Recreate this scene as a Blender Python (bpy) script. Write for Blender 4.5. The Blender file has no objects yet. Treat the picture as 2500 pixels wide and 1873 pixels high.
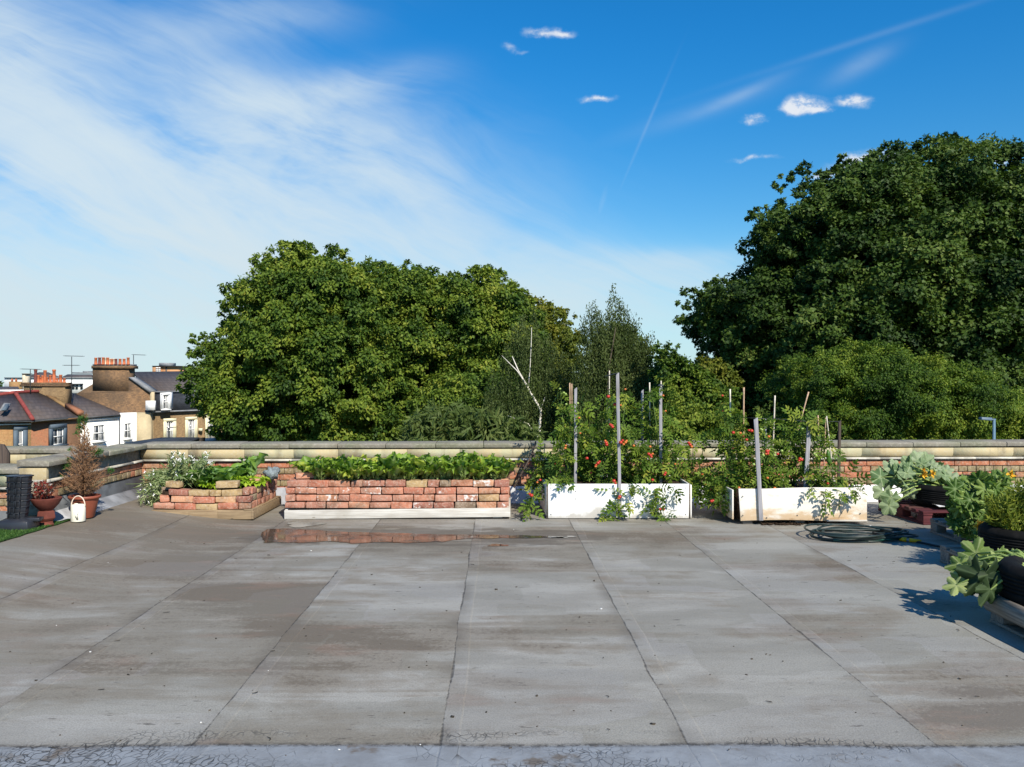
import bpy, math, random
import numpy as np
from mathutils import Vector, Matrix
random.seed(7); RNG = np.random.default_rng(11)
S = bpy.context.scene
COL = S.collection
F = 2023.0; CX = 1250.0; HY = 932.0; EYE = 1.5      # focal length, axis and horizon of the photograph (px), eye height (m)
R = math.radians
U = random.uniform
def W(px, py, d): return np.array([(px-CX)*d/F, d, EYE-(py-HY)*d/F])
def GR(px, py, z=0.0):
    d = (EYE-z)*F/(py-HY); return ((px-CX)*d/F, d)

# ------------------------------------------------------------------ mesh helpers
class MB:
    def __init__(s): s.V=[]; s.Fc=[]; s.v=[]; s.w=[]; s.n=0
    def add(s, verts, faces, v=0.5, w=0.5):
        verts = np.asarray(verts, float).reshape(-1,3); n=len(verts)
        s.V.append(verts)
        if not isinstance(faces, list): faces=[faces]
        for f in faces:
            f = np.asarray(f, int)
            if f.size: s.Fc.append(f+s.n)
        s.v.append(np.broadcast_to(np.asarray(v,float), (n,)).copy()); s.w.append(np.broadcast_to(np.asarray(w,float),(n,)).copy())
        s.n += n; return s
    def hexa(s, p, v=.5, w=.5):   # 8 points: bottom 4 ccw, top 4
        return s.add(p, [np.array([[0,3,2,1],[4,5,6,7],[0,1,5,4],[1,2,6,5],[2,3,7,6],[3,0,4,7]])], v, w)
    def box(s, c, size, rz=0, v=.5, w=.5, rx=0, ry=0, jit=0):
        a=np.array([[-1,-1,-1],[1,-1,-1],[1,1,-1],[-1,1,-1],[-1,-1,1],[1,-1,1],[1,1,1],[-1,1,1]],float)*np.array(size)/2
        if jit: a += RNG.uniform(-jit,jit,a.shape)
        M=np.array(Matrix.Rotation(rz,3,'Z')@Matrix.Rotation(ry,3,'Y')@Matrix.Rotation(rx,3,'X'))
        return s.hexa(a@M.T+np.array(c), v, w)
    def tube(s, pts, rad, n=8, v=.5, w=.5, cap=True, flat=1.0):
        P=np.asarray(pts,float); m=len(P); r=np.broadcast_to(np.asarray(rad,float),(m,))
        T=np.gradient(P,axis=0); T/=np.linalg.norm(T,axis=1)[:,None]+1e-9
        up=np.array([0,0,1.]) if abs(T[0][2])<.9 else np.array([1.,0,0])
        A=[];B=[]
        a=np.cross(T[0],up); a/=np.linalg.norm(a)
        for t in T:
            a=a-t*np.dot(a,t); a/=np.linalg.norm(a)+1e-9
            A.append(a.copy()); B.append(np.cross(t,a))
        A=np.array(A);B=np.array(B)
        th=np.arange(n)/n*2*np.pi
        V=(P[:,None,:]+r[:,None,None]*(A[:,None,:]*np.cos(th)[None,:,None]+flat*B[:,None,:]*np.sin(th)[None,:,None])).reshape(-1,3)
        i=np.arange(m-1)[:,None]*n; j=np.arange(n)[None,:]; k=(j+1)%n
        q=np.stack([i+j,i+k,i+n+k,i+n+j],-1).reshape(-1,4)
        f=[q]
        if cap: f+=[np.arange(n)[::-1].reshape(1,n),((m-1)*n+np.arange(n)).reshape(1,n)]
        return s.add(V,f,v,w)
    def lathe(s, prof, c=(0,0,0), n=24, v=.5, w=.5, cap=True):
        pr=np.asarray(prof,float); m=len(pr); th=np.arange(n)/n*2*np.pi
        V=np.stack([pr[:,0][:,None]*np.cos(th),pr[:,0][:,None]*np.sin(th),np.broadcast_to(pr[:,1][:,None],(m,n))],-1).reshape(-1,3)+np.array(c)
        i=np.arange(m-1)[:,None]*n; j=np.arange(n)[None,:]; k=(j+1)%n
        q=np.stack([i+j,i+k,i+n+k,i+n+j],-1).reshape(-1,4); f=[q]
        if cap: f+=[np.arange(n)[::-1].reshape(1,n),((m-1)*n+np.arange(n)).reshape(1,n)]
        return s.add(V,f,v,w)
    def prism(s, poly, vec, v=.5, w=.5):      # planar polygon extruded along vec
        P=np.asarray(poly,float); n=len(P); Q=P+np.asarray(vec,float)
        q=np.array([[i,i+n,(i+1)%n+n,(i+1)%n] for i in range(n)])
        return s.add(np.vstack([P,Q]),[q,np.arange(n).reshape(1,n),(n+np.arange(n))[::-1].reshape(1,n)],v,w)
    def sweep(s, prof, x0, x1, v=.5, w=.5):    # profile [(y,z)] swept along local x
        p=np.asarray(prof,float); n=len(p)
        return s.prism(np.stack([np.full(n,x0),p[:,0],p[:,1]],-1),(x1-x0,0,0),v,w)
    def scatter(s, tmpl, pos, tip, nor, scale, v=None, w=None):
        tv,tf,tw = tmpl; N=len(pos)
        if N==0: return s
        t=tip/(np.linalg.norm(tip,axis=1)[:,None]+1e-9)
        n=nor-t*np.sum(nor*t,1)[:,None]; n/=np.linalg.norm(n,axis=1)[:,None]+1e-9
        sd=np.cross(t,n)
        sc=np.asarray(scale,float); sc=np.broadcast_to(sc,(N,))
        V=pos[:,None,:]+sc[:,None,None]*(tv[None,:,0,None]*sd[:,None,:]+tv[None,:,1,None]*t[:,None,:]+tv[None,:,2,None]*n[:,None,:])
        k=len(tv); off=(np.arange(N)*k)[:,None,None]
        fs=[(f[None]+off).reshape(-1,f.shape[1]) for f in tf]
        if v is None: v=RNG.random(N)
        vv=np.repeat(v,k); ww=np.tile(tw,N) if w is None else np.repeat(w,k)
        return s.add(V.reshape(-1,3),fs,vv,ww)
    def build(s, name, mat, parent=None, smooth=False, bevel=0, loc=None):
        me=bpy.data.meshes.new(name)
        V=np.vstack(s.V); me.vertices.add(len(V)); me.vertices.foreach_set('co',V.astype(np.float32).ravel())
        L=np.concatenate([f.ravel() for f in s.Fc]); tot=np.concatenate([np.full(len(f),f.shape[1]) for f in s.Fc])
        st=np.concatenate([[0],np.cumsum(tot)[:-1]])
        me.loops.add(len(L)); me.loops.foreach_set('vertex_index',L.astype(np.int32))
        me.polygons.add(len(tot)); me.polygons.foreach_set('loop_start',st.astype(np.int32))
        me.update(calc_edges=True)
        for nm,arr in (('v',s.v),('w',s.w)):
            a=me.attributes.new(nm,'FLOAT','POINT'); a.data.foreach_set('value',np.concatenate(arr).astype(np.float32))
        if smooth: me.polygons.foreach_set('use_smooth',np.ones(len(tot),bool))
        me.materials.append(mat); me.validate()
        o=bpy.data.objects.new(name,me); COL.objects.link(o)
        if parent: o.parent=parent
        if loc is not None: o.location=loc
        if bevel:
            b=o.modifiers.new('b','BEVEL'); b.width=bevel; b.segments=2; b.limit_method='ANGLE'; b.angle_limit=R(40)
        return o
def tag(o,label=None,cat=None,group=None,kind=None):
    if label: o['label']=label
    if cat: o['category']=cat
    if group: o['group']=group
    if kind: o['kind']=kind
    return o
def thing(name,label,cat,loc=(0,0,0),rz=0,group=None):
    o=bpy.data.objects.new(name,None); o.empty_display_size=.1; COL.objects.link(o); o.location=loc; o.rotation_euler=(0,0,rz)
    return tag(o,label,cat,group)
def copy_tree(o,parent=None):
    c=o.copy(); COL.objects.link(c)
    if parent: c.parent=parent
    for ch in [x for x in COL.objects if x.parent==o]: copy_tree(ch,c)
    return c

# ------------------------------------------------------------------ material helpers
class T:
    def __init__(s,name,world=None):
        if world: s.o=world
        else: s.o=bpy.data.materials.new(name)
        s.o.use_nodes=True; s.nt=s.o.node_tree; s.nt.nodes.clear(); s._pos=None
    def n(s,typ,ins=None,**pr):
        x=s.nt.nodes.new('ShaderNode'+typ)
        for k,v in pr.items(): setattr(x,k,v)
        for k,v in (ins or {}).items(): s.set(x.inputs[k],v)
        return x
    def set(s,sock,v):
        if isinstance(v,bpy.types.NodeSocket): s.nt.links.new(v,sock)
        else:
            if isinstance(v,(tuple,list)) and sock.type=='RGBA' and len(v)==3: v=(*v,1)
            sock.default_value=v
    def m(s,op,a,b=0.0,c=0.0,clamp=False):
        x=s.nt.nodes.new('ShaderNodeMath'); x.operation=op; x.use_clamp=clamp
        s.set(x.inputs[0],a); s.set(x.inputs[1],b); s.set(x.inputs[2],c); return x.outputs[0]
    def pos(s):
        if s._pos is None: s._pos=s.n('NewGeometry').outputs['Position']
        return s._pos
    def obj(s): return s.n('TexCoord').outputs['Object']
    def sep(s,v): x=s.n('SeparateXYZ',{0:v}); return x.outputs[0],x.outputs[1],x.outputs[2]
    def vec(s,x=0.,y=0.,z=0.): return s.n('CombineXYZ',{0:x,1:y,2:z}).outputs[0]
    def vs(s,v,sc): return s.n('VectorMath',{0:v,1:sc},operation='MULTIPLY').outputs[0]
    def noise(s,v,scale=1.,detail=4.,rough=.55,dist=0.):
        return s.n('TexNoise',{'Vector':v,'Scale':scale,'Detail':detail,'Roughness':rough,'Distortion':dist}).outputs[0]
    def ss(s,x,a,b,lo=0.,hi=1.):
        return s.n('MapRange',{'Value':x,'From Min':a,'From Max':b,'To Min':lo,'To Max':hi},interpolation_type='SMOOTHSTEP').outputs[0]
    def mix(s,f,a,b,mode='MIX'):
        x=s.n('Mix',data_type='RGBA',blend_type=mode); s.set(x.inputs[0],f); s.set(x.inputs[6],a); s.set(x.inputs[7],b); return x.outputs[2]
    def ramp(s,f,st,interp='LINEAR'):
        x=s.n('ValToRGB',{0:f}); e=x.color_ramp; e.interpolation=interp
        while len(e.elements)<len(st): e.elements.new(.5)
        for el,(p,c) in zip(e.elements,st): el.position=p; el.color=(*c,1)
        return x.outputs[0]
    def at(s,n): return s.n('Attribute',attribute_name=n).outputs['Fac']
    def bump(s,h,dist=.01,st=1.): return s.n('Bump',{'Height':h,'Distance':dist,'Strength':st}).outputs[0]
    def out(s,sh): s.n('OutputMaterial',{0:sh}); return s.o
    def pbr(s,col,rough=.7,spec=.3,bump=None,metal=0.,**k):
        d={'Base Color':col,'Roughness':rough,'Specular IOR Level':spec,'Metallic':metal}
        if bump is not None: d['Normal']=bump
        d.update(k); return s.n('BsdfPrincipled',d).outputs[0]

def simple(name,c,rough=.7,spec=.3,var=.25,scale=12,bd=0.002,metal=0.):
    t=T(name); p=t.obj(); n=t.noise(p,scale,5,.6)
    col=t.mix(t.ss(n,.3,.7),tuple(x*(1-var) for x in c),tuple(min(1,x*(1+var)) for x in c))
    return t.out(t.pbr(col,rough,spec,t.bump(n,bd),metal))
def leafmat(name,stops,trans=.28,rough=.58,spec=.2,vein=None,nscale=0,mott=0):
    t=T(name); v=t.at('v')
    if mott: v=t.m('ADD',v,t.m('MULTIPLY',t.m('SUBTRACT',t.noise(t.pos(),mott,5,.7),.5),1.1))
    if nscale: v=t.m('ADD',t.m('MULTIPLY',v,.55),t.m('MULTIPLY',t.ss(t.noise(t.pos(),nscale,2),.35,.65),.45))
    c=t.ramp(v,stops)
    if vein: c=t.mix(t.m('MULTIPLY',t.at('w'),.9),c,vein)
    b=t.pbr(c,rough,spec); tr=t.n('BsdfTranslucent',{0:t.mix(1.,c,(1.15,1.25,.55),'MULTIPLY')}).outputs[0]
    return t.out(t.n('MixShader',{0:trans,1:b,2:tr}).outputs[0])
def brickmat(name,stops,mortar=None,white=.0,bd=.004):
    t=T(name); p=t.obj(); n=t.noise(p,9,6,.65); n2=t.noise(p,45,4,.7)
    c=t.ramp(t.at('v'),stops,'LINEAR')
    c=t.mix(t.ss(n,.40,.68),c,t.mix(1.,c,(.55,.50,.46),'MULTIPLY')); c=t.mix(t.m('MULTIPLY',t.ss(t.noise(p,4,4,.7),.55,.68),.5),c,(.17,.14,.10))
    c=t.mix(t.m('MULTIPLY',t.ss(n2,.45,.7),.45),c,(.56,.47,.38))
    if white:
        wv=t.m('MULTIPLY',t.ss(t.m('ADD',t.m('MULTIPLY',t.at('w'),.5),t.noise(p,14,5,.7)),.97,1.06),white)
        c=t.mix(wv,c,(.72,.68,.64))
    return t.out(t.pbr(c,.88,.2,t.bump(t.m('ADD',n,n2),bd)))
BR=[(0,(.44,.16,.10)),(.2,(.55,.24,.15)),(.4,(.50,.25,.17)),(.58,(.34,.14,.10)),(.7,(.58,.29,.17)),(.8,(.48,.34,.17)),(.9,(.36,.28,.16)),(1,(.22,.15,.12))]
MAT={}
MAT['brick']=brickmat('old_red_brick',BR,white=.9)
MAT['wallbrick']=brickmat('parapet_brick',[(0,(.42,.14,.075)),(.3,(.50,.21,.11)),(.5,(.38,.21,.12)),(.52,(.30,.25,.14)),(.75,(.26,.20,.10)),(1,(.36,.27,.15))])
MAT['mortar']=simple('mortar',(.30,.26,.20),.95,.1,.3,20)
def stonemat(name,a,b,moss):
    t=T(name); p=t.obj(); n=t.noise(p,2.3,5,.6); n2=t.noise(p,30,5,.7); n3=t.noise(t.vs(p,(1,1,.2)),5,4)
    c=t.mix(t.at('v'),a,b); c=t.mix(t.ss(n,.4,.65),c,moss)
    c=t.mix(t.m('MULTIPLY',t.ss(n3,.5,.72),.55),c,(.16,.13,.09)); c=t.mix(t.m('MULTIPLY',t.ss(n2,.45,.7),.35),c,(.5,.47,.38))
    return t.out(t.pbr(c,.9,.2,t.bump(n2,.004)))
MAT['frieze']=stonemat('cream_stone',(.50,.44,.27),(.46,.36,.20),(.40,.40,.26))
MAT['coping']=stonemat('coping_stone',(.27,.25,.20),(.22,.20,.165),(.19,.19,.13))
MAT['lip']=simple('lead_white_lip',(.50,.47,.40),.7,.3,.3,8)
MAT['white_up']=simple('white_painted_upstand',(.74,.74,.74),.6,.3,.08,3)
MAT['grey_up']=simple('grey_felt_upstand',(.105,.115,.125),.7,.3,.3,6,.004)
MAT['grey_fillet']=simple('pale_grey_fillet',(.30,.31,.33),.7,.3,.3,5,.004)
def woodmat(name,a,b,sc=(3,60,60),dark=(.09,.07,.05)):
    t=T(name); p=t.vs(t.obj(),sc); n=t.noise(p,1,5,.6,.4); n2=t.noise(t.obj(),2.5,3)
    k=t.noise(t.vs(t.obj(),(5,5,14)),1,1)
    c=t.mix(t.ss(n,.3,.7),a,b); c=t.mix(t.m('MULTIPLY',t.ss(n2,.5,.75),.5),c,dark); c=t.mix(t.ss(k,.76,.79),c,dark)
    return t.out(t.pbr(c,.85,.2,t.bump(n,.003)))
MAT['wood_brown']=woodmat('weathered_brown_wood',(.34,.25,.15),(.21,.145,.085))
MAT['wood_pale']=woodmat('pale_grey_timber',(.62,.60,.55),(.44,.41,.36),dark=(.30,.27,.22))
MAT['stake']=woodmat('grey_weathered_stake',(.36,.35,.37),(.22,.22,.235),(60,60,3))
MAT['dark_wood']=woodmat('dark_weathered_post',(.10,.075,.06),(.05,.04,.035),(60,60,3))
MAT['pallet_red']=woodmat('dark_red_pallet_paint',(.115,.032,.036),(.07,.02,.024))
MAT['pallet_grey']=woodmat('grey_pallet_wood',(.27,.235,.20),(.16,.14,.12))
MAT['cane']=simple('bamboo_cane',(.46,.31,.20),.6,.3,.3,20)
MAT['cane_pale']=simple('pale_cane',(.62,.56,.46),.6,.3,.2,20)
MAT['black']=simple('black_plastic',(.022,.023,.028),.42,.4,.4,20)
MAT['soil']=simple('dark_soil',(.045,.03,.02),.95,.1,.6,30,.02)
MAT['terra']=simple('terracotta_plastic',(.27,.075,.042),.5,.4,.2,4)
MAT['cream_plastic']=simple('cream_plastic',(.80,.78,.66),.45,.4,.04,3)
MAT['slate']=simple('slate_tiles',(.080,.068,.066),.75,.3,.35,3)
MAT['metal_dark']=simple('dark_metal',(.05,.055,.06),.5,.4,.2,5)
MAT['glass']=simple('window_glass',(.03,.035,.04),.12,.6,.2,1)
MAT['white']=simple('white_render',(.84,.83,.80),.8,.2,.04,1)
MAT['whitepaint']=simple('white_window_paint',(.8,.8,.78),.6,.3,.04,1)
MAT['bluegrey']=simple('blue_grey_surround',(.10,.135,.17),.7,.3,.1,2)
MAT['cream']=simple('cream_surround',(.76,.71,.48),.8,.2,.06,2)
MAT['pot']=simple('clay_chimney_pot',(.48,.145,.065),.85,.2,.3,3)
MAT['potdark']=simple('dark_clay_chimney_pot',(.18,.06,.05),.85,.2,.3,3)
MAT['potpale']=simple('pale_chimney_pot',(.62,.52,.38),.85,.2,.2,3)
MAT['bark']=simple('tree_bark',(.085,.07,.05),.9,.2,.5,4,.03)
MAT['birchbark']=simple('white_birch_bark',(.70,.66,.58),.8,.2,.3,5)
MAT['stem']=simple('green_stem',(.10,.16,.035),.6,.3,.2,20)

# ------------------------------------------------------------------ world, sun, camera
w=bpy.data.worlds.new('World'); S.world=w; t=T('',world=w)
SUN_EL=R(39); SUN_AZ=R(154)
sky=t.n('TexSky',sky_type='NISHITA',sun_disc=False,sun_elevation=SUN_EL,sun_rotation=SUN_AZ,air_density=1.0,dust_density=.0,ozone_density=4.5,altitude=60)
hs=t.n('HueSaturation',{'Hue':.490,'Saturation':1.25,'Value':1.0,'Color':sky.outputs[0]}).outputs[0]
hs_raw=hs
dv=t.n('TexCoord').outputs['Generated']; x,y,z=t.sep(dv)
hz=t.ss(z,-.02,.20,1,0); hs=t.mix(t.m('MULTIPLY',hz,.8),hs,(3.5,5.7,6.9)); hs=t.mix(1.,hs,t.mix(t.ss(z,.05,.42),(1.03,1.04,1.03),(.34,1.04,1.33)),'MULTIPLY')
yy=t.m('MAXIMUM',y,.08); u=t.m('DIVIDE',x,yy); v=t.m('DIVIDE',z,yy)
# u,v are tangents of bearing and height around +Y; F turns the photo's pixels into them
uv=t.vec(u,v,0)
warp=t.n('TexNoise',{'Vector':uv,'Scale':3.2,'Detail':3.,'Roughness':.5}).outputs['Color']
uvw=t.n('VectorMath',{0:uv,1:t.n('VectorMath',{0:t.n('VectorMath',{0:warp,1:(.5,.5,.5)},operation='SUBTRACT').outputs[0],1:(.14,.09,0)},operation='MULTIPLY').outputs[0]},operation='ADD').outputs[0]
def blob(src,px,py,rx,ry,ang,amp):     # px,py,rx,ry in overview pixels (2212 wide)
    k=2500/2212; cu=(px*k-CX)/F; cv=(HY-py*k)/F; rx*=k/F; ry*=k/F
    a=t.n('VectorMath',{0:src,1:(cu,cv,0)},operation='SUBTRACT').outputs[0]
    a=t.n('VectorRotate',{'Vector':a,'Angle':R(-ang)},rotation_type='Z_AXIS').outputs[0]
    a=t.n('VectorMath',{0:a,1:(1/rx,1/ry,0)},operation='MULTIPLY').outputs[0]
    l=t.n('VectorMath',{0:a,1:a},operation='DOT_PRODUCT').outputs['Value']
    return t.m('MULTIPLY',t.m('EXPONENT',t.m('MULTIPLY',l,-1.)),amp)
def total(src,lst):
    r=None
    for b in lst:
        q=blob(src,*b); r=q if r is None else t.m('ADD',r,q)
    return r
cir=total(uvw,[(60,330,420,230,-35,.9),(330,420,440,150,-24,1.),(150,640,760,190,-4,1.05),(700,400,330,140,-10,.85),(800,560,460,90,-14,.65),(620,300,260,90,-24,.45),
 (20,110,160,110,-45,.6),(740,210,150,45,12,.5),(480,60,220,60,8,.28),(560,250,200,60,-12,.3),(1330,585,330,52,-4,.5),(1280,650,420,60,0,.38),(1450,540,170,22,2,.35)])
fib=t.n('VectorRotate',{'Vector':uvw,'Angle':R(24)},rotation_type='Z_AXIS').outputs[0]
fn=t.noise(t.vs(fib,(2.2,13,1)),1.0,6,.62,.5); fn2=t.noise(t.vs(uvw,(3,7,1)),1.0,5,.6,.3)
dens=t.m('MULTIPLY',cir,t.m('ADD',t.m('MULTIPLY',t.ss(fn,.30,.72),.75),t.m('MULTIPLY',t.ss(fn2,.3,.7),.5)))
dens=t.m('MULTIPLY',t.m('SUBTRACT',1.,t.m('EXPONENT',t.m('MULTIPLY',dens,-2.3))),t.m('ADD',.90,t.m('MULTIPLY',t.m('SUBTRACT',fn,.5),.5)))
thin=total(uv,[(1600,205,100,12,24,.26),(1850,90,300,7,18,.09),(1860,140,75,20,28,.20),(1390,290,120,3.2,67,.15),(1300,440,40,8,75,.16),(1500,245,200,20,18,.10)])
thin=t.m('MULTIPLY',thin,t.ss(fn2,.25,.7,.35,1.1))
bn=t.n('TexNoise',{'Vector':uv,'Scale':24.,'Detail':5.,'Roughness':.6}).outputs['Color']
uvb=t.n('VectorMath',{0:uv,1:t.n('VectorMath',{0:t.n('VectorMath',{0:bn,1:(.5,.5,.5)},operation='SUBTRACT').outputs[0],1:(.03,.022,0)},operation='MULTIPLY').outputs[0]},operation='ADD').outputs[0]
pf=total(uvb,[(1165,74,34,11,0,1.),(1215,77,26,8,5,.9),(1100,99,24,10,-12,.65),(1130,112,22,6,0,.4),(1290,213,36,9,0,1.),(1628,256,30,11,10,1.),(1708,236,26,14,0,1.05),(1740,222,34,20,0,1.3),(1775,232,22,9,0,.8),(1846,216,38,14,2,1.15),(1630,342,55,7,3,.75),(1090,536,30,14,10,.45),
 (1770,380,40,12,10,.9),(1850,350,60,20,5,1.),(1930,335,50,16,0,.8),(2150,350,34,16,-10,.9)])
pf=t.m('MULTIPLY',pf,t.ss(t.noise(t.vs(uv,(1,1.6,1)),46.,6,.65),.30,.62,.45,1.15)); pf=t.ss(pf,.12,1.25,0,.9)
front=t.ss(y,.0,.12)
allc=t.m('MULTIPLY',t.m('MAXIMUM',t.m('MAXIMUM',dens,thin),pf),front,clamp=True)
# loose cloud for the part of the sky behind
back=t.m('MULTIPLY',t.m('MULTIPLY',t.ss(t.noise(dv,3.,6,.6),.5,.75),.5),t.m('SUBTRACT',1.,front))
allc=t.m('ADD',allc,back)
ccol=t.mix(t.ss(v,.0,.3),(5.5,6.4,6.8),(5.6,6.6,7.2))
pcol=t.mix(t.ss(pf,.3,.9),(5.6,6.3,7.2),(7.2,7.4,7.7))
cc=t.mix(t.ss(pf,.1,.5),ccol,pcol)
skyc=t.mix(allc,hs,cc)
bg=t.n('Background',{0:skyc,1:.092}); t.n('OutputWorld',{0:bg.outputs[0]})
w.cycles.sampling_method='MANUAL'; w.cycles.sample_map_resolution=512

sl=bpy.data.lights.new('sun','SUN'); sl.energy=4.8; sl.angle=R(.5); sl.color=(1,.925,.80)
so=bpy.data.objects.new('sun',sl); COL.objects.link(so)
sd=Vector((math.sin(SUN_AZ)*math.cos(SUN_EL),math.cos(SUN_AZ)*math.cos(SUN_EL),math.sin(SUN_EL)))
so.rotation_euler=sd.to_track_quat('Z','Y').to_euler(); so.location=sd*50
cam=bpy.data.cameras.new('camera'); cam.lens=36*F/2500; cam.sensor_width=36; cam.sensor_fit='HORIZONTAL'; cam.shift_y=-4.5/2500; cam.clip_start=.05; cam.clip_end=3000
co=bpy.data.objects.new('camera',cam); COL.objects.link(co); co.location=(0,0,EYE); co.rotation_euler=(R(90),0,0); S.camera=co
S.view_settings.view_transform='Standard'; S.view_settings.look='None'; S.view_settings.exposure=.38; S.view_settings.gamma=1
S.cycles.max_bounces=6; S.cycles.transparent_max_bounces=6; S.cycles.use_adaptive_sampling=True

# ------------------------------------------------------------------ the roof deck and the ground far below
def deck_mat():
    t=T('roof_deck_felt'); P=t.pos(); x,y,z=t.sep(P)
    wob=t.m('MULTIPLY',t.m('SUBTRACT',t.noise(P,1.3,4),.5),.035)
    s=t.m('ADD',t.m('ADD',t.m('ADD',x,t.m('MULTIPLY',y,.0193)),.231),wob)
    q=t.m('DIVIDE',s,1.025); k=t.m('FLOOR',q); fr=t.m('SUBTRACT',q,k)
    ds=t.m('MULTIPLY',t.m('SUBTRACT',.5,t.m('ABSOLUTE',t.m('SUBTRACT',fr,.5))),1.025)
    right=t.m('MULTIPLY',fr,1.025)
    V1=t.vec(t.m('ADD',t.m('MULTIPLY',x,.55),t.m('MULTIPLY',k,7.31)),t.m('MULTIPLY',y,.95),t.m('MULTIPLY',k,3.1))
    Vc=t.vec(t.m('MULTIPLY',x,.5),t.m('MULTIPLY',y,.8),4.)
    big=t.noise(V1,1.,7,.62,.3); bigc=t.noise(Vc,.8,5,.6)
    st=t.m('ADD',t.m('MULTIPLY',big,.62),t.m('MULTIPLY',bigc,.38))
    band=t.noise(t.vec(t.m('ADD',t.m('MULTIPLY',x,.35),t.m('MULTIPLY',k,2.2)),t.m('MULTIPLY',y,4.2),1.),1.,6,.6,.6)
    fine=t.noise(P,38,5,.75); med=t.noise(P,6,6,.7,.3)
    bright=t.noise(t.vec(t.m('ADD',t.m('MULTIPLY',x,.9),t.m('MULTIPLY',k,5.)),t.m('MULTIPLY',y,2.2),9.),1.,5,.6)
    # smooth grey coat, greyer green and brown where dirt settled; dirtier to the left
    left=t.ss(x,-3.5,2.5,.055,-.035)
    stl=t.m('ADD',t.m('ADD',st,left),t.m('MULTIPLY',t.m('SUBTRACT',band,.5),.30))
    stl=t.m('ADD',stl,t.m('MULTIPLY',t.m('SUBTRACT',med,.5),.10))
    c=t.mix(t.ss(bright,.42,.62),(.288,.274,.238),(.372,.358,.318))
    c=t.mix(t.m('MULTIPLY',t.ss(x,1.0,3.2),.5),c,(.300,.306,.278))
    c=t.mix(t.ss(stl,.455,.53,0,.78),c,(.222,.192,.148))
    c=t.mix(t.ss(t.m('ADD',stl,t.m('MULTIPLY',t.m('SUBTRACT',fine,.5),.22)),.525,.60,0,.85),c,(.138,.112,.082))
    rd=t.noise(t.vs(P,(.8,2.5,1)),1.6,4,.6); c=t.mix(t.m('MULTIPLY',t.ss(rd,.56,.68),t.ss(stl,.46,.55,0,.45)),c,(.24,.155,.11))
    c=t.mix(t.m('MULTIPLY',t.ss(fine,.55,.72),.5),c,(.10,.095,.085))
    c=t.mix(t.m('MULTIPLY',t.ss(fine,.28,.40,1,0),.22),c,(.42,.42,.42))
    # rectangular patches of a later coat, short dark scuffs along the roll
    vp=t.n('TexVoronoi',{'Vector':t.n('VectorMath',{0:t.vec(t.m('ADD',t.m('MULTIPLY',x,1.0),t.m('MULTIPLY',k,1.7)),t.m('MULTIPLY',y,1.9),0),1:t.vs(t.n('TexNoise',{'Vector':P,'Scale':2.5}).outputs['Color'],(.16,.16,0))},operation='ADD').outputs[0],'Scale':1.15},distance='CHEBYCHEV')
    pr_=t.n('SeparateColor',{0:vp.outputs['Color']}).outputs[0]; pf_=t.m('MULTIPLY',t.ss(pr_,.55,.60),t.ss(vp.outputs['Distance'],.36,.30,1,1))
    c=t.mix(t.m('MULTIPLY',pf_,.3),c,(.205,.196,.160)); c=t.mix(t.m('MULTIPLY',t.ss(pr_,.26,.16),.25),c,(.30,.295,.285))
    sc=t.noise(t.vs(P,(9,34,1)),1.,3,.6); sc2=t.noise(P,1.1,3); c=t.mix(t.m('MULTIPLY',t.ss(sc,.635,.70),t.ss(sc2,.42,.58,.1,.85)),c,(.075,.066,.055))
    gr=t.noise(P,120,3,.8); c=t.mix(t.ss(gr,.42,.60,0,.38),c,(.12,.11,.095)); c=t.mix(t.ss(t.noise(P,75,4,.8),.44,.30,0,.22),c,(.46,.45,.43))
    tl=t.ss(x,-3.6,-2.2,1,0); c=t.mix(t.m('MULTIPLY',tl,t.ss(band,.35,.6,.1,.6)),c,(.185,.155,.12))
    # damp margin round the standing water
    dx=t.m('ABSOLUTE',t.m('ADD',x,.85)); dm=t.m('ADD',t.m('ADD',t.ss(dx,1.3,2.2),t.m('MULTIPLY',t.m('ABSOLUTE',t.m('SUBTRACT',y,8.05)),1.5)),t.m('MULTIPLY',t.m('SUBTRACT',t.noise(t.vs(P,(1.5,4,1)),1.,5,.65),.5),2.2))
    damp=t.ss(dm,.62,.45,0,.72); c=t.mix(damp,c,(.115,.098,.078))
    # seams between rolls
    wn=t.noise(t.vec(t.m('MULTIPLY',k,5.),t.m('MULTIPLY',y,1.1),0),1.,4,.7); wn2=t.noise(P,22,4,.8)
    wd=t.m('ADD',t.ss(wn,.40,.75,.0010,.013),t.m('MULTIPLY',t.m('SUBTRACT',wn2,.5),.010))
    line=t.m('MULTIPLY',t.ss(t.m('SUBTRACT',ds,wd),-.004,.004,1,0),t.ss(t.m('ADD',t.m('MULTIPLY',wn,.6),t.m('MULTIPLY',wn2,.4)),.40,.56,.12,.92))
    soft=t.m('MULTIPLY',t.ss(ds,.0,.10,1,0),t.ss(t.noise(t.vec(t.m('MULTIPLY',k,3.),y,2.),1.3,3),.45,.7,0,.6))
    lap=t.m('MULTIPLY',t.ss(right,.08,.09,1,0),t.ss(wn,.45,.65,.0,.22))
    c=t.mix(lap,c,(.35,.35,.35)); c=t.mix(soft,c,(.12,.105,.085)); c=t.mix(t.m('MULTIPLY',line,t.ss(wn2,.30,.62,.35,1.)),c,(.062,.055,.045))
    # cracked coating along the near edge
    yb=t.m('ADD',y,t.m('MULTIPLY',t.m('SUBTRACT',t.noise(t.vs(P,(1.2,.5,1)),1,4),.5),.10))
    near=t.ss(yb,3.40,3.425,1,0)
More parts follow.
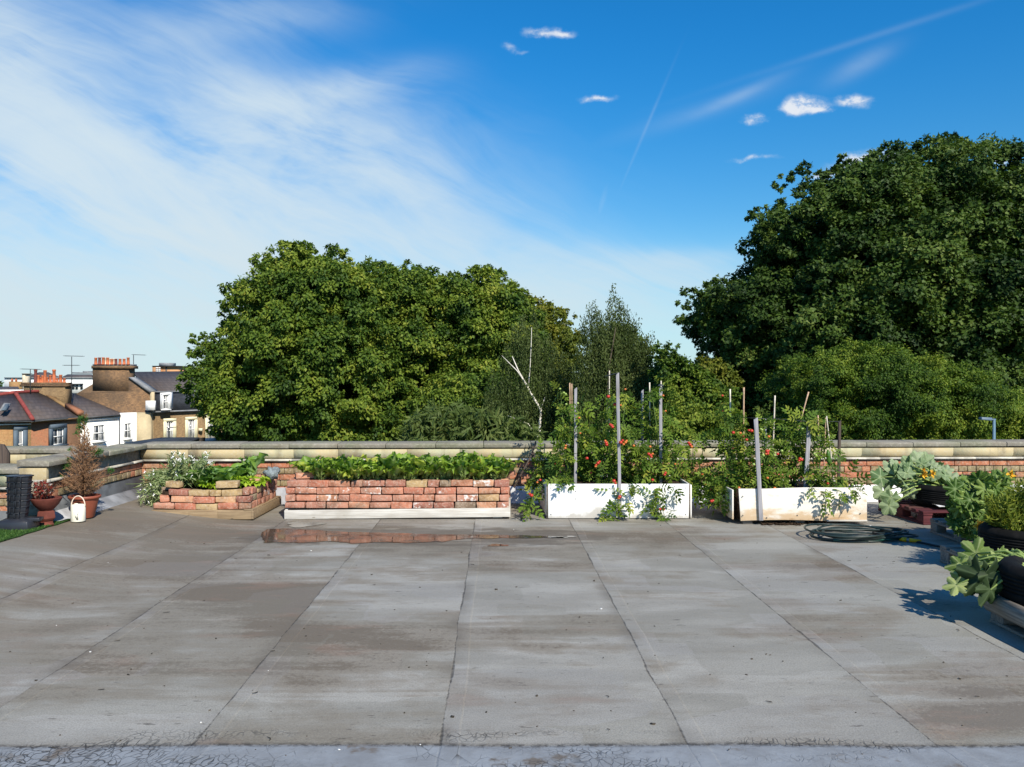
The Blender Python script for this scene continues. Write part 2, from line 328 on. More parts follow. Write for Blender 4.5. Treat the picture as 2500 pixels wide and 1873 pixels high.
    vor=t.n('TexVoronoi',{'Vector':t.n('VectorMath',{0:t.vs(P,(1,.62,1)),1:t.vs(t.n('TexNoise',{'Vector':P,'Scale':7.}).outputs['Color'],(.12,.1,0))},operation='ADD').outputs[0],'Scale':34.},feature='DISTANCE_TO_EDGE').outputs[0]
    crk=t.m('MULTIPLY',t.ss(vor,.02,.09,1,0),t.m('MULTIPLY',t.ss(yb,3.62,3.50),t.ss(t.noise(t.vs(P,(.9,3,1)),1,4),.47,.62)))
    vor2=t.n('TexVoronoi',{'Vector':t.vs(P,(2.1,.9,1)),'Scale':6.},feature='DISTANCE_TO_EDGE').outputs[0]
    crk2=t.m('MULTIPLY',t.ss(vor2,.004,.014,1,0),t.m('MULTIPLY',near,t.ss(t.noise(P,2.,4),.52,.66,0,.8)))
    c=t.mix(near,c,t.mix(t.ss(med,.3,.7),(.275,.295,.315),(.205,.215,.225)))  # bluish tone of the sky-facing strip put into its base colour
    edge=t.ss(t.m('ABSOLUTE',t.m('SUBTRACT',yb,3.415)),.0,.035,1,0)
    c=t.mix(t.m('MULTIPLY',edge,t.ss(wn2,.4,.6,.2,.9)),c,(.05,.045,.04))
    mud=t.m('MULTIPLY',near,t.ss(t.noise(t.vs(P,(1.5,1.5,1)),1.6,5,.7),.57,.66)); c=t.mix(mud,c,(.15,.13,.11))
    cr=t.m('MAXIMUM',crk,crk2); c=t.mix(t.m('MULTIPLY',cr,t.ss(wn2,.35,.6,.25,.95)),c,(.04,.037,.033))
    h=t.m('ADD',t.m('MULTIPLY',med,.5),t.m('MULTIPLY',fine,.12)); h=t.m('SUBTRACT',h,t.m('MULTIPLY',t.m('MAXIMUM',line,cr),.35)); h=t.m('ADD',h,t.m('MULTIPLY',t.ss(right,.075,.085,1,0),.5)); h=t.m('ADD',h,t.m('MULTIPLY',gr,.10))
    ro=t.ss(stl,.4,.6,.60,.8)
    return t.out(t.pbr(c,ro,.2,t.bump(h,.011,.8)))
nx,ny=90,70
xs=np.linspace(-5.6,9.,nx); ys=np.concatenate([np.linspace(-4,3.38,12),[3.41,3.45],np.linspace(3.6,10.6,40)]); ny=len(ys)
X,Y=np.meshgrid(xs,ys)
def deck_z(x,y):
    a=np.clip((-2.75-x)/1.65,0,1); z=.14*a*a*(3-2*a)
    b=np.clip((3.43-y)/.06,0,1); return z+b*.004+np.clip(3.36-y,0,9)*.05
Z=deck_z(X,Y)
i=np.arange(ny-1)[:,None]*nx; j=np.arange(nx-1)[None,:]
m=MB().add(np.stack([X,Y,Z],-1).reshape(-1,3),np.stack([i+j,i+j+1,i+nx+j+1,i+nx+j],-1).reshape(-1,4))
tag(m.build('roof_deck',deck_mat(),smooth=True),kind='structure')
m=MB(); m.box((1.7,3.2,-5.2),(14.6,15.6,9.9)); tag(m.build('building_base',simple('base_brick',(.25,.16,.09),.9,.2)),kind='structure')
m=MB(); m.box((0,600,-10.6),(3000,1500,1)); tag(m.build('ground',simple('far_ground',(.06,.07,.045),.95,.1,.4,.05)),kind='structure')

# puddle by the long brick planter
def puddle():
    t=T('standing_water'); n=t.noise(t.pos(),3,3)
    return t.out(t.pbr(t.mix(t.ss(n,.4,.6),(.10,.07,.05),(.06,.05,.042)),t.ss(t.noise(t.pos(),6,5,.7),.45,.7,.05,.38),.5,t.bump(n,.0006)))
up=[(640,1300),(655,1293),(700,1291),(780,1296),(860,1300),(950,1303),(1050,1305),(1150,1306),(1230,1307),(1300,1309),(1385,1311)]
lo=[(1385,1314),(1310,1315),(1230,1314),(1140,1316),(1080,1324),(1010,1327),(930,1325),(860,1328),(800,1322),(740,1327),(690,1325),(650,1326),(640,1318)]
pts=[(*GR(a+U(-3,3),b+U(-.8,.8)),.0045) for a,b in up+lo]
P=np.array(pts); nn=len(P); fine=[]
for a in range(nn):
    p,q=P[a],P[(a+1)%nn]
    for k in range(4):
        e=p+(q-p)*k/4; fine.append(e+np.array([U(-.012,.012),U(-.02,.02),0]))
m=MB().add(fine,[np.arange(len(fine))[::-1].reshape(1,-1)])
pm=puddle(); tag(m.build('puddle',pm),kind='structure')
for (a,b,rx,ry) in ((1392,1311,.06,.03),(1215,1332,.09,.05),(742,1281,.18,.16),(545,1281,.12,.04),(1362,1313,.07,.025)):
    gx,gy=GR(a,b); th=np.arange(24)/24*2*np.pi; rr=1+.25*np.sin(th*3+a)+.1*np.sin(th*7)
    m=MB().add(np.stack([gx+rx*rr*np.cos(th),gy+ry*rr*np.sin(th),np.full(24,.0045)],-1),[np.arange(24).reshape(1,-1)])
    tag(m.build('puddle',pm),kind='structure')
# grit, crumbs and dead leaves lying on the deck
m=MB()
for i in range(170):
    y=3.3+5.6*random.random()**1.1; x=U(-.62,.62)*y
    if x<-3.3: continue
    r=U(.002,.0055)*(1.7 if random.random()<.12 else 1); v=1. if random.random()<.08 else U(0,.4)
    m.box((x,y,deck_z(x,y)+r*.35),(r*U(1,3),r*U(1,2),r*.8),U(0,6),v,jit=r*.35)
for i in range(26):
    y=3.3+4*random.random(); x=U(-.6,.6)*y; a=U(0,6); L=U(.012,.04)
    pp=[(x+math.cos(a)*s*L+.3*L*math.sin(s*3),y+math.sin(a)*s*L,.006+deck_z(x,y)) for s in (0,.3,.6,1)]
    m.tube(pp,[.0012,.002,.002,.001],5,v=.15)
t=T('grit'); gm=t.out(t.pbr(t.ramp(t.at('v'),[(0,(.03,.027,.02)),(.4,(.10,.08,.06)),(1,(.7,.7,.68))]),.9,.2))
tag(m.build('grit',gm),'loose grit, crumbs and dead twigs scattered over the grey roof','grit',kind='stuff')

# ------------------------------------------------------------------ parapet walls
def parapet(name,label,origin,ang,L,zc=.684,ct=.055,face_over=.045,back=.30,ups=(),recess=0,cuts=None,lowbrick=0.0,end0=0,end1=0):
    o=thing(name,label,'wall',(origin[0],origin[1],0),ang)
    z=zc-.014; fz0=z-.115
    # local: x along the wall, -y towards the roof, front brick face at y=0
    m=MB(); m.box((L/2,back/2+.01,(z)/2),(L-.004,back-.02,z)); m.build('core',MAT['mortar'],o)
    m=MB(); rh=.0745; top=fz0-.042; r=0
    while top-rh>lowbrick-.02:
        red=(r%2==0); bl=.225 if red else .1125; x=-(.06*(r%3))
        while x<L:
            a=max(0,x); b=min(L,x+bl-.009); 
            if b-a>.03:
                if red: v=U(0,.3) if random.random()<.75 else U(.3,.5)
                else: v=U(.54,1.) if random.random()<.88 else U(.1,.4)
                m.box(((a+b)/2,.045+U(-.003,.003),top-rh/2),(b-a,.1,rh-.0095),0,v,jit=.0022)
            x+=bl
        top-=rh; r+=1
    m.build('brickwork',MAT['wallbrick'],o,bevel=.003)
    m=MB(); x=0
    rc=recess
    while x<L:
        b=min(L,x+U(.5,.9)); v=U(0,1)
        m.sweep([(rc-.030,z-.002),(rc-.032,fz0+.05),(rc-.022,fz0+.02),(rc-.004,fz0),(rc+.09,fz0),(rc+.09,z-.002)],x+.002,b-.002,v); x=b
    m.build('frieze_band',MAT['frieze'],o)
    m=MB(); x=0
    while x<L:
        b=min(L,x+.61); m.sweep([(-.036,fz0-.006),(-.046,fz0-.016),(-.040,fz0-.030),(.02,fz0-.036),(.05,fz0-.004)],x,b,U(0,1)); x=b
    m.build('moulding',MAT['lip'],o)
    x=-end0; k=0
    while x<L+end1-.01:
        b=min(L+end1,x+.60+U(-.015,.015)); dz=U(-.003,.003); dy=U(-.004,.004)
        m=MB(); m.sweep([(-face_over+dy,zc+dz),(-face_over+dy-.004,zc+ct*.8+dz),(-face_over+dy+.014,zc+ct+dz),(back+.03,zc+ct+.006+dz),(back+.03,zc+dz)],x+.003,b-.003,U(0,1))
        m.build('coping_stone',MAT['coping'],o,bevel=.005); x=b
    for (a,b,z0,z1,mt) in ups:
        m=MB(); n=1
        for q in range(n):
            xa=a+(b-a)*q/n; xb=a+(b-a)*(q+1)/n
            m.sweep([(-.012,z1),(-.020,z0+.03),(-.06,z0+.002),(-.07,z0-.05),(.0,z0-.05),(.0,z1)],xa,xb)
        m.build('upstand',MAT[mt],o)
    return o
fa=math.atan2(.38,11.57)
parapet('far_parapet','long brick parapet with cream frieze and grey coping across the far side of the roof',(-4.53,10.13),fa,12.6,
  ups=[(0,4.35,.0,.2,'grey_fillet'),(4.35,12.6,.0,.205,'white_up')],end0=.0)
# return wall: its face looks to +x; local x runs from near to far
parapet('return_parapet','short parapet return at left running towards the camera behind the dead conifer',(-4.52,7.98),R(90),2.14,
  face_over=.08,back=.20,recess=.055,ups=[(0,2.14,.21,.352,'grey_up'),],lowbrick=.35,end0=.04,end1=-.02)
o=thing('roof_fillet','pale grey felt skirt at the foot of the left parapet return','skirt',(-4.50,7.98,0),R(90))
m=MB(); 
m.sweep([(0,.235),(-.03,.225),(-.10,.170),(-.16,.138),(-.2,.10),(-.2,.05),(0,.05)],0.01,2.12)
m.build('felt',MAT['grey_fillet'],o)
o_=[c for c in COL.objects if c.name=='return_parapet'][0]; M_=MB(); 
for (cx_,cz_,sx_,sz_,mt_,nm_) in ((-4.60,.612,.26,.115,'frieze','end_stone'),(-4.60,.545,.30,.03,'lip','end_moulding'),(-4.60,.37,.25,.31,'beige2','end_brickwork')):
    m=MB(); m.box((-.006,-(cx_+4.52),cz_),(.05,sx_,sz_),v=.8); m.build(nm_,MAT[mt_] if mt_ in MAT else MAT['mortar'],o_,bevel=.004)
parapet('side_parapet','low stone-coped brick parapet at the far left edge behind the black tray stack',(-8.,8.02),0,3.30,zc=.615,ups=[(0,3.3,.10,.25,'grey_up')],face_over=.06)
parapet('rear_parapet','second parapet seen beyond the left return in front of the red brick house',(-8.,9.46),0,3.22,zc=.684,face_over=.03)
m=MB(); m.prism([(-5.95,9.2,0),(-5.60,9.2,0),(-5.60,9.2,.70),(-5.66,9.2,.80),(-5.95,9.2,.83)],(0,.05,0))
tag(m.build('weathered_board',MAT['dark_wood']),'dark weathered board standing at the left edge of the picture','board')

# ------------------------------------------------------------------ leaf templates: (verts, [faces], w)
def TM(v,f,w=None):
    v=np.array(v,float); return (v,[np.array(x) for x in f],np.zeros(len(v)) if w is None else np.array(w,float))
L_LOBE=TM([(0,0,0),(-.52,.22,.08),(-.22,.45,-.02),(0,1,.06),(.22,.45,-.02),(.52,.22,.08)],[[[0,5,4,2],[0,2,1,0][:4]][:1],[[0,2,1],[0,5,4][::1],[2,4,3]]])
L_LOBE=TM([(0,0,0),(-.55,.25,.10),(-.24,.48,-.02),(0,1.02,.08),(.24,.48,-.02),(.55,.25,.10)],[[[0,2,1],[0,5,4],[0,4,2],[2,4,3]]])
L_OV=TM([(0,0,0),(-.25,.4,.06),(0,.45,-.02),(.25,.4,.06),(0,1,-.05)],[[[0,2,1],[0,3,2],[1,2,4],[2,3,4]]])
L_KITE=TM([(0,0,0),(-.34,.42,.10),(0,1,-.05),(.34,.42,.10)],[[[0,2,1],[0,3,2]]])
L_NAR=TM([(0,0,0),(-.10,.35,.02),(.10,.35,.02),(0,1,-.12)],[[[0,2,1],[1,2,3]]])
def compound(nl=5,L=1.,ls=.42,wd=.3,droop=.25,tooth=True):
    V=[];Fq=[];Ws=[]
    def leaflet(bx,by,bz,ang,s):
        c,sn=math.cos(ang),math.sin(ang); b=len(V)
        pt=[(0,0,0),(-.24,.30,.05),(-.12,.48,.0),(-.20,.62,.03),(0,1,-.10),(.20,.62,.03),(.12,.48,.0),(.24,.30,.05)]
        for (x,y,z) in pt:
            x*=wd/.3; V.append((bx+s*(x*c-y*sn),by+s*(x*sn+y*c),bz+s*z))
            Ws.append(.0)
        for a,bb in ((1,2),(2,3),(3,4),(4,5),(5,6),(6,7)): Fq.append((b,b+bb,b+a))
    for i in range(nl//2):
        y=.22+.56*i/max(1,nl//2-1)*L*.95; z=-droop*y*y
        for sg in (-1,1): leaflet(0,y,z,sg*R(62-8*i),ls*(.8+.2*math.sin(i+1)))
    leaflet(0,.78*L,-droop*.6,0,ls*1.15)
    b=len(V); V.extend([(-.012,0,0),(.012,0,0),(.012,.8,-droop*.64),(-.012,.8,-droop*.64)]); Ws+= [1]*4
    Fq+= [(b,b+1,b+2),(b,b+2,b+3)]
    return TM(V,[Fq],Ws)
TOM=compound(7)
def pinnate(n=6):
    V=[];Fq=[]
    for i in range(n):
        y=.1+.8*i/(n-1)
        for sg in (-1,1):
            b=len(V); V+= [(0,y,0),(sg*.13,y-.07,.02),(sg*.30,y+.03,-.04),(sg*.14,y+.08,.02)]; Fq.append((b,b+1,b+2,b+3) if sg>0 else (b,b+3,b+2,b+1))
    return TM(V,[Fq])
PIN=pinnate()
def palmate(cut=.32,seed=0,lob=5):
    rg=random.Random(seed); per=10; n=lob*per; V=[(0,0,0)]; Ws=[1.]; rings=(.3,.62,.85,1.)
    R_=[]
    for i in range(n+1):
        a=-R(158)+R(316)*i/n; ph=(i%per)/per; tip=abs(ph-.5)*2
        tooth=(1+ (.045 if i%2 else -.035)*rg.uniform(.5,1.5)); R_.append((a,tip,(.74+.26*math.cos(a*.5))*(1-cut*(1-tip)**1.5)*tooth))
    tilt=rg.uniform(-.12,.12)
    for q in rings:
        for (a,tip,r) in R_:
            rr=r*q if q>.8 else (.74+.26*math.cos(a*.5))*q*(1-.25*cut*(1-tip)); z=(.17*tip-.06)*q+rg.uniform(-.018,.018)*q-.22*q*q*(.5+.5*math.cos(a))+tilt*q*math.sin(a)
            V.append((math.sin(a)*rr,math.cos(a)*rr,z)); Ws.append(1. if tip>.99 else 0.)
    k=n+1; f3=[];f4=[]
    for i in range(n):
        f3.append((0,1+i+1,1+i))
        for g in range(len(rings)-1): f4.append((1+g*k+i,1+g*k+i+1,1+(g+1)*k+i+1,1+(g+1)*k+i))
    return TM(V,[f3,f4],Ws)
PAL=[palmate(.26,s) for s in range(4)]; PALM=[palmate(.46,s+11,5) for s in range(4)]; PALC=[palmate(.52,s+5,7) for s in range(3)]
def strap(seed=0,n=8,wav=.06,curl=.55,wd=.26,pet=.25):
    rg=random.Random(seed); V=[];Ws=[];f=[]; cols=5
    ph=rg.uniform(0,6)
    for i in range(n+1):
        s=i/n; hw=wd*(math.sin(math.pi*min(1,max(0,(s-pet)/(1-pet)))**.8)**.75 if s>pet else .0)+.028*(1-s*.6)
        y=s-.25*curl*s*s*s; z=.15*s-curl*.55*s*s*s
        for c in range(cols):
            a=(c-2)/2; V.append((a*hw+rg.uniform(-.01,.01),y+rg.uniform(-.01,.01),z+abs(a)*hw*.35+wav*math.sin(s*17+ph+a*2)*abs(a)**2)); Ws.append(1. if c==2 else (.15 if abs(a)<.6 else 0.) if s>pet else .9)
    for i in range(n):
        for c in range(cols-1):
            b=i*cols+c; f.append((b,b+1,b+cols+1,b+cols))
    return TM(V,[f],Ws)
STR=[strap(s,wav=.12,curl=.3+.12*(s%4),wd=.17+.02*(s%3)) for s in range(8)]
LET=[strap(s+10,wav=.07,curl=.5,wd=.34,pet=.06) for s in range(5)]
FRI=[strap(s+20,n=12,wav=.16,curl=.9,wd=.46,pet=.02) for s in range(4)]
def rnd(n): 
    a=RNG.normal(size=(n,3)); return a/np.linalg.norm(a,axis=1)[:,None]

# ------------------------------------------------------------------ trees
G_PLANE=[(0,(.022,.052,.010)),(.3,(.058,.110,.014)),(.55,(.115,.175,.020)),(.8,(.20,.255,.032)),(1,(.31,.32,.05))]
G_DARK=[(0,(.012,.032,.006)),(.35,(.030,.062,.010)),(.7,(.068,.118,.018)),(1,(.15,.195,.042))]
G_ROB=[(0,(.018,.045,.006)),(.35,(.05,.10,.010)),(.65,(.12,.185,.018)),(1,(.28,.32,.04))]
G_BIR=[(0,(.028,.048,.012)),(.5,(.065,.095,.024)),(1,(.12,.155,.045))]
G_YEL=[(0,(.06,.09,.012)),(.5,(.13,.16,.02)),(1,(.24,.22,.03))]
G_WIL=[(0,(.04,.07,.015)),(.5,(.09,.13,.03)),(1,(.17,.20,.06))]
ML={k:leafmat(k+'_leaf',s,nscale=ns,trans=tr) for k,s,ns,tr in (('plane',G_PLANE,.55,.25),('dark',G_DARK,.5,.2),('robinia',G_ROB,.7,.25),('birch',G_BIR,.7,.2),('yellow',G_YEL,.6,.3),('willow',G_WIL,1.2,.25))}
def inside(P,poly):
    x,y=P[:,0],P[:,1]; r=np.zeros(len(P),bool); n=len(poly)
    for i in range(n):
        x1,y1=poly[i]; x2,y2=poly[(i+1)%n]
        c=((y1>y)!=(y2>y))&(x<(x2-x1)*(y-y1)/((y2-y1) if y2!=y1 else 1e-9)+x1); r^=c
    return r
def edged(P,poly):
    d=np.full(len(P),1e9); n=len(poly)
    for i in range(n):
        a=np.array(poly[i]); b=np.array(poly[(i+1)%n]); ab=b-a; tt=np.clip(((P-a)@ab)/(ab@ab+1e-9),0,1)
        d=np.minimum(d,np.linalg.norm(P-(a+tt[:,None]*ab),axis=1))
    return d
def tree(name,label,outline,d,mat,tmpl,leaf,lobe,nlobe,per,R_,cat='tree',group=None,trunk=None,droop=.3,sub=.42,barkm='bark',flat=.8,clus=16,fill=1.,tr=.35,sep=.5,upb=.5,spread=.33,tipdown=.25,limbs=10,extra=()):
    poly=[(W(a,b,d)[0],W(a,b,d)[2]) for a,b in outline]; A=np.array(poly)
    lo,hi=A.min(0),A.max(0); cx=(lo[0]+hi[0])/2 if trunk is None else W(trunk,900,d)[0]
    root=thing(name,label,cat,(cx,d,-10),0,group)
    C=[]; tries=0
    while len(C)<nlobe and tries<nlobe*60:
        tries+=1; p=RNG.uniform(lo,hi)[None]
        if not inside(p,poly)[0]: continue
        e=edged(p,poly)[0]; r=lobe*RNG.uniform(.65,1.2)
        if e<lobe*.28: continue
        r=min(r,e*.88)
        # bottom of the outline is where the photo stops, not where the crown does
        eb=e
        dep=R_*math.sqrt(max(0,1-(1-min(eb/R_,1))**2))
        s=RNG.random(); off=-dep*RNG.uniform(.55,1.) if s<.72 else RNG.uniform(-.5,.9)*dep
        q=np.array([p[0][0],d+off,p[0][1]])
        if any(np.linalg.norm(q-c[0])<sep*(r+c[1]) for c in C): continue
        C.append((q,r))
    for (a,b,c) in extra: C.append((W(a,b,d-.3),c*d/F))
    LP=[];LT=[];LN=[];LS=[];LV=[]
    for q,r in C:
        k=max(4,int(clus*(r/lobe)**1.6)); dr=rnd(k); dr[:,2]=dr[:,2]*.9+.12; dr[:,1]-=.25
        dr/=np.linalg.norm(dr,axis=1)[:,None]
        cc=q+dr*r*RNG.uniform(.62,1.0,(k,1))*np.array([1,1,flat])
        n=int(per*(r/lobe)); n=max(6,n)
        g=rnd(k*n).reshape(k,n,3)*(RNG.random((k,n,1))**.6)*r*sub
        g[:,:,2]*=.75; g[:,:,2]-=np.sum(g[:,:,:2]**2,-1)/(r*sub)*.25*droop
        pos=(cc[:,None,:]+g).reshape(-1,3)
        outw=pos-q; outw/=np.linalg.norm(outw,axis=1)[:,None]+1e-6; N=len(pos)
        tip=outw*.55+rnd(N)*.6+np.array([0,0,-tipdown*2]); nor=outw*.45+rnd(N)*.55+np.array([0,-.1,upb])
        cv=np.repeat(RNG.uniform(-.22,.22,k),n)+RNG.uniform(-.1,.1)
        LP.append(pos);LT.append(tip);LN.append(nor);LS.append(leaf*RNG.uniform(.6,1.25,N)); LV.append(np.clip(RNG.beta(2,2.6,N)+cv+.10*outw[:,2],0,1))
    # inner leaves that close the crown, dark tones standing in for shade between lobes
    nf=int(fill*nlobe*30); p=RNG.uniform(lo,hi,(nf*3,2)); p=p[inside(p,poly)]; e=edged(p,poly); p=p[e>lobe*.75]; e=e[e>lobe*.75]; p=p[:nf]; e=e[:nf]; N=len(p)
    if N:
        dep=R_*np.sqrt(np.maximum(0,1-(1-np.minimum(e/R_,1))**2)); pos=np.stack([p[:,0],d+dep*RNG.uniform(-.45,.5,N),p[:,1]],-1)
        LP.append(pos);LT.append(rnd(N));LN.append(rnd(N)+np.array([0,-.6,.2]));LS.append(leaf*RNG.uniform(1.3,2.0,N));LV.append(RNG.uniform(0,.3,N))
    o3=np.array([cx,d,-10])
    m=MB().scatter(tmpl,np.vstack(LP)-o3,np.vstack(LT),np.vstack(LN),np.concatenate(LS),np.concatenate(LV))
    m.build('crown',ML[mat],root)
    top=np.array([cx,d+.4,(lo[1]*.45+hi[1]*.55)])
    m=MB(); H=top[2]+10
    m.tube([(0,.4,0),(.1,.4,H*.3),(-.1,.4,H*.6),(0,.4,H)],[tr,tr*.8,tr*.55,tr*.25],10)
    for q,r in sorted(C,key=lambda c:c[0][1])[:0]+random.sample(C,min(limbs,len(C))):
        b=np.array([0,.4,H*U(.45,.85)]); e=q-o3; mid=(b+e)/2+np.array([0,0,-.06*np.linalg.norm(e-b)])
        rr=tr*U(.18,.32); m.tube([b,(b+mid)/2+np.array([0,0,-.1]),mid,(mid+e)/2+np.array([0,0,.15]),e],[rr,rr*.8,rr*.6,rr*.4,rr*.12],6)
    m.build('trunk',MAT[barkm],root)
    return root,C,o3
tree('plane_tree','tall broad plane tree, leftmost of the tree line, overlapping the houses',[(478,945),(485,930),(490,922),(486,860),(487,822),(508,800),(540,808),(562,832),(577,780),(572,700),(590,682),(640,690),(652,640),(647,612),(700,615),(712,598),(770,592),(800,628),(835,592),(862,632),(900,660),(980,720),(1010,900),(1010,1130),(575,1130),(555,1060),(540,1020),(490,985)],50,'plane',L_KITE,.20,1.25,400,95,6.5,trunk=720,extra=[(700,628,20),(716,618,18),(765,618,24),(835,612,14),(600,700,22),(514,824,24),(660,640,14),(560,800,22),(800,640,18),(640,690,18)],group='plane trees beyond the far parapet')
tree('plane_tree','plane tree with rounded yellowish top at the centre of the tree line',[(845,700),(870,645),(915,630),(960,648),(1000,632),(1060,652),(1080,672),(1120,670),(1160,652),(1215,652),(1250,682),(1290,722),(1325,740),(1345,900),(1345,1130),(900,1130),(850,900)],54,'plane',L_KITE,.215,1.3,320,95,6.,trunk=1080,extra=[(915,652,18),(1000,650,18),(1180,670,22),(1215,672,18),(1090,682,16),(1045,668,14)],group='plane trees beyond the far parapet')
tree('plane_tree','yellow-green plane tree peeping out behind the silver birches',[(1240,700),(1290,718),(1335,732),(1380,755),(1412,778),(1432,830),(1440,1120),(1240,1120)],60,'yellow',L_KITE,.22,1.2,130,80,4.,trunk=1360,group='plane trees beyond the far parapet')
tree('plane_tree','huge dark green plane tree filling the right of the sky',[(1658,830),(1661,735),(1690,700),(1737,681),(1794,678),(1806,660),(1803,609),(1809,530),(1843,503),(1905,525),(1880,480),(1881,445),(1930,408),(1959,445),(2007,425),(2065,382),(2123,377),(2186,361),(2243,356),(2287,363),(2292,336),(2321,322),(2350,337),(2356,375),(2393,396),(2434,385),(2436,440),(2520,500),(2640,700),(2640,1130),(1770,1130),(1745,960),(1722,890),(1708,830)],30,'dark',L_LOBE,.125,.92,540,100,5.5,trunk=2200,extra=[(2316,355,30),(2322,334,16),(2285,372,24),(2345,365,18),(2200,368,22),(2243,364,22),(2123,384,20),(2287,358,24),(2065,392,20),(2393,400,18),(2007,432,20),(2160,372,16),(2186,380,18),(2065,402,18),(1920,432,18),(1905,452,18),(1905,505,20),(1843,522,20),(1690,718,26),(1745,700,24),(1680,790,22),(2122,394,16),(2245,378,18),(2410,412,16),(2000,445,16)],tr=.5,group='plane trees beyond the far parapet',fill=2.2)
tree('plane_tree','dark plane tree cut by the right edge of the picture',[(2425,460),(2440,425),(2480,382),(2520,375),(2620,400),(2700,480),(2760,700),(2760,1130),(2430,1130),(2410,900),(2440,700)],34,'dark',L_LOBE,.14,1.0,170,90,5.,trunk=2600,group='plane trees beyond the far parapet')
tree('robinia_tree','bushy yellow-green tree with fine leaves under the huge dark tree',[(1905,880),(1930,858),(1990,850),(2046,822),(2123,826),(2215,862),(2316,882),(2380,915),(2432,950),(2470,1015),(2485,1130),(1885,1130),(1893,960)],20,'robinia',L_OV,.062,.55,300,120,2.6,sub=.40,clus=20,sep=.42,flat=.75,trunk=2180,tr=.16,fill=2.5,extra=[(2050,838,16),(1935,868,14),(2120,845,14),(2215,878,14),(2316,898,14),(2432,968,14),(1912,905,12),(2000,852,10),(2265,878,10)])
tree('dark_shrub','low dark green tree between the birches and the big plane tree',[(1588,862),(1610,832),(1640,836),(1662,872),(1720,902),(1765,935),(1800,1000),(1830,1130),(1580,1130)],27,'plane',L_KITE,.12,.62,150,70,1.8,trunk=1690,tr=.14,fill=2.)
tree('yellow_shrub','small yellow-green tree low in the gap left of the big plane tree',[(1670,885),(1720,857),(1765,882),(1800,935),(1800,1130),(1670,1130)],28.5,'yellow',L_KITE,.12,.6,110,70,1.6,trunk=1735,tr=.12,fill=2.)
tree('bushy_tree','glossy green bush rising behind the parapet between the two tomato planters',[(1600,1030),(1650,985),(1720,975),(1790,1000),(1810,1130),(1590,1130)],23,'plane',L_OV,.10,.55,90,60,1.6,trunk=1700,tr=.10,fill=2.)
tree('bushy_tree','dark leafy tree low behind the birches at the centre',[(1000,960),(1100,900),(1250,900),(1400,930),(1420,1130),(980,1130)],42,'plane',L_KITE,.17,1.,110,70,2.5,trunk=1210,tr=.14,fill=2.)
tree('bushy_tree','dark green tree filling the space directly behind the taller silver birch',[(1425,880),(1445,810),(1500,772),(1560,805),(1600,870),(1625,1130),(1405,1130)],38,'dark',L_KITE,.17,.9,90,60,2.,trunk=1510,tr=.12,fill=2.)
tree('willow_shrub','pale narrow-leaved shrub just above the coping at the centre',[(990,1022),(1040,985),(1120,985),(1200,1000),(1290,1022),(1325,1060),(1330,1130),(975,1130)],26,'willow',L_NAR,.34,.7,95,24,1.8,trunk=1160,tr=.08,fill=1.5,upb=.2)
def weep(name,label,outline,d,trunkpts,n,seed,leaf=.11,barkm='birchbark',branches=()):
    poly=[(W(a,b,d)[0],W(a,b,d)[2]) for a,b in outline]; A=np.array(poly); lo,hi=A.min(0),A.max(0)
    tp=[W(a,b,d-.55) for a,b in trunkpts]; o3=np.array([tp[0][0],d,-10.]); root=thing(name,label,'tree',tuple(o3))
    LP=[];LT=[];LN=[]; m2=MB()
    k=0
    while k<n:
        p=RNG.uniform(lo,hi)[None]
        if not inside(p,poly)[0]: continue
        e=edged(p,poly)[0]
        if RNG.random()>.12+e/1.1: continue
        dep=min(e,2.2); k+=1
        L=RNG.uniform(.5,1.5); q=np.array([p[0][0],d+RNG.uniform(-.5,.9)*dep,p[0][1]+L*.3]); nl=int(L*24)
        ss=np.linspace(0,1,nl); sw=RNG.uniform(-.25,.25,2)
        pts=q+np.stack([sw[0]*ss,sw[1]*ss-.1*ss,-L*ss**1.1+.2*np.sin(ss*2)],-1)
        ok=inside(pts[:,[0,2]],poly)|(RNG.random(nl)<.75); pts=pts[ok]
        LP.append(pts+RNG.normal(0,.05,pts.shape)); LT.append(rnd(len(pts))*.5+np.array([0,0,-1.])); LN.append(rnd(len(pts))+np.array([0,-.4,.3]))
    P_=np.vstack(LP); m=MB().scatter(L_OV,P_-o3,np.vstack(LT),np.vstack(LN),leaf*RNG.uniform(.7,1.3,len(P_)),np.clip(RNG.beta(2,2,len(P_)),0,1)); m.build('crown',ML['birch'],root)
    m=MB(); base=o3.copy(); pts=[np.zeros(3)]+[q-o3 for q in tp]; pts=[p+(np.array([U(-.08,.08),0,0]) if 0<i_ else 0) for i_,p in enumerate(pts)]; r=np.linspace(.085,.014,len(pts)); m.tube(pts,r,8)
    for br,rb in branches:
        bp=[W(a,b,d-.55)-o3 for a,b in br]; m.tube(bp,np.linspace(rb,.008,len(bp)),6)
    m.build('trunk',MAT[barkm],root)
weep('birch_tree','weeping silver birch with bare white stems showing at the centre',[(1240,830),(1270,770),(1300,755),(1330,800),(1350,830),(1400,870),(1425,980),(1415,1120),(1170,1120),(1150,1050),(1180,960),(1215,880)],36,
  [(1318,1120),(1318,1070),(1316,1000),(1300,960),(1270,905),(1250,870)],1500,1,leaf=.09,branches=[([(1316,1072),(1290,1035),(1240,1015)],.028),([(1290,945),(1262,905),(1225,868)],.035),([(1290,945),(1294,900),(1297,840),(1298,800)],.025),([(1318,1005),(1326,985),(1330,970)],.025)])
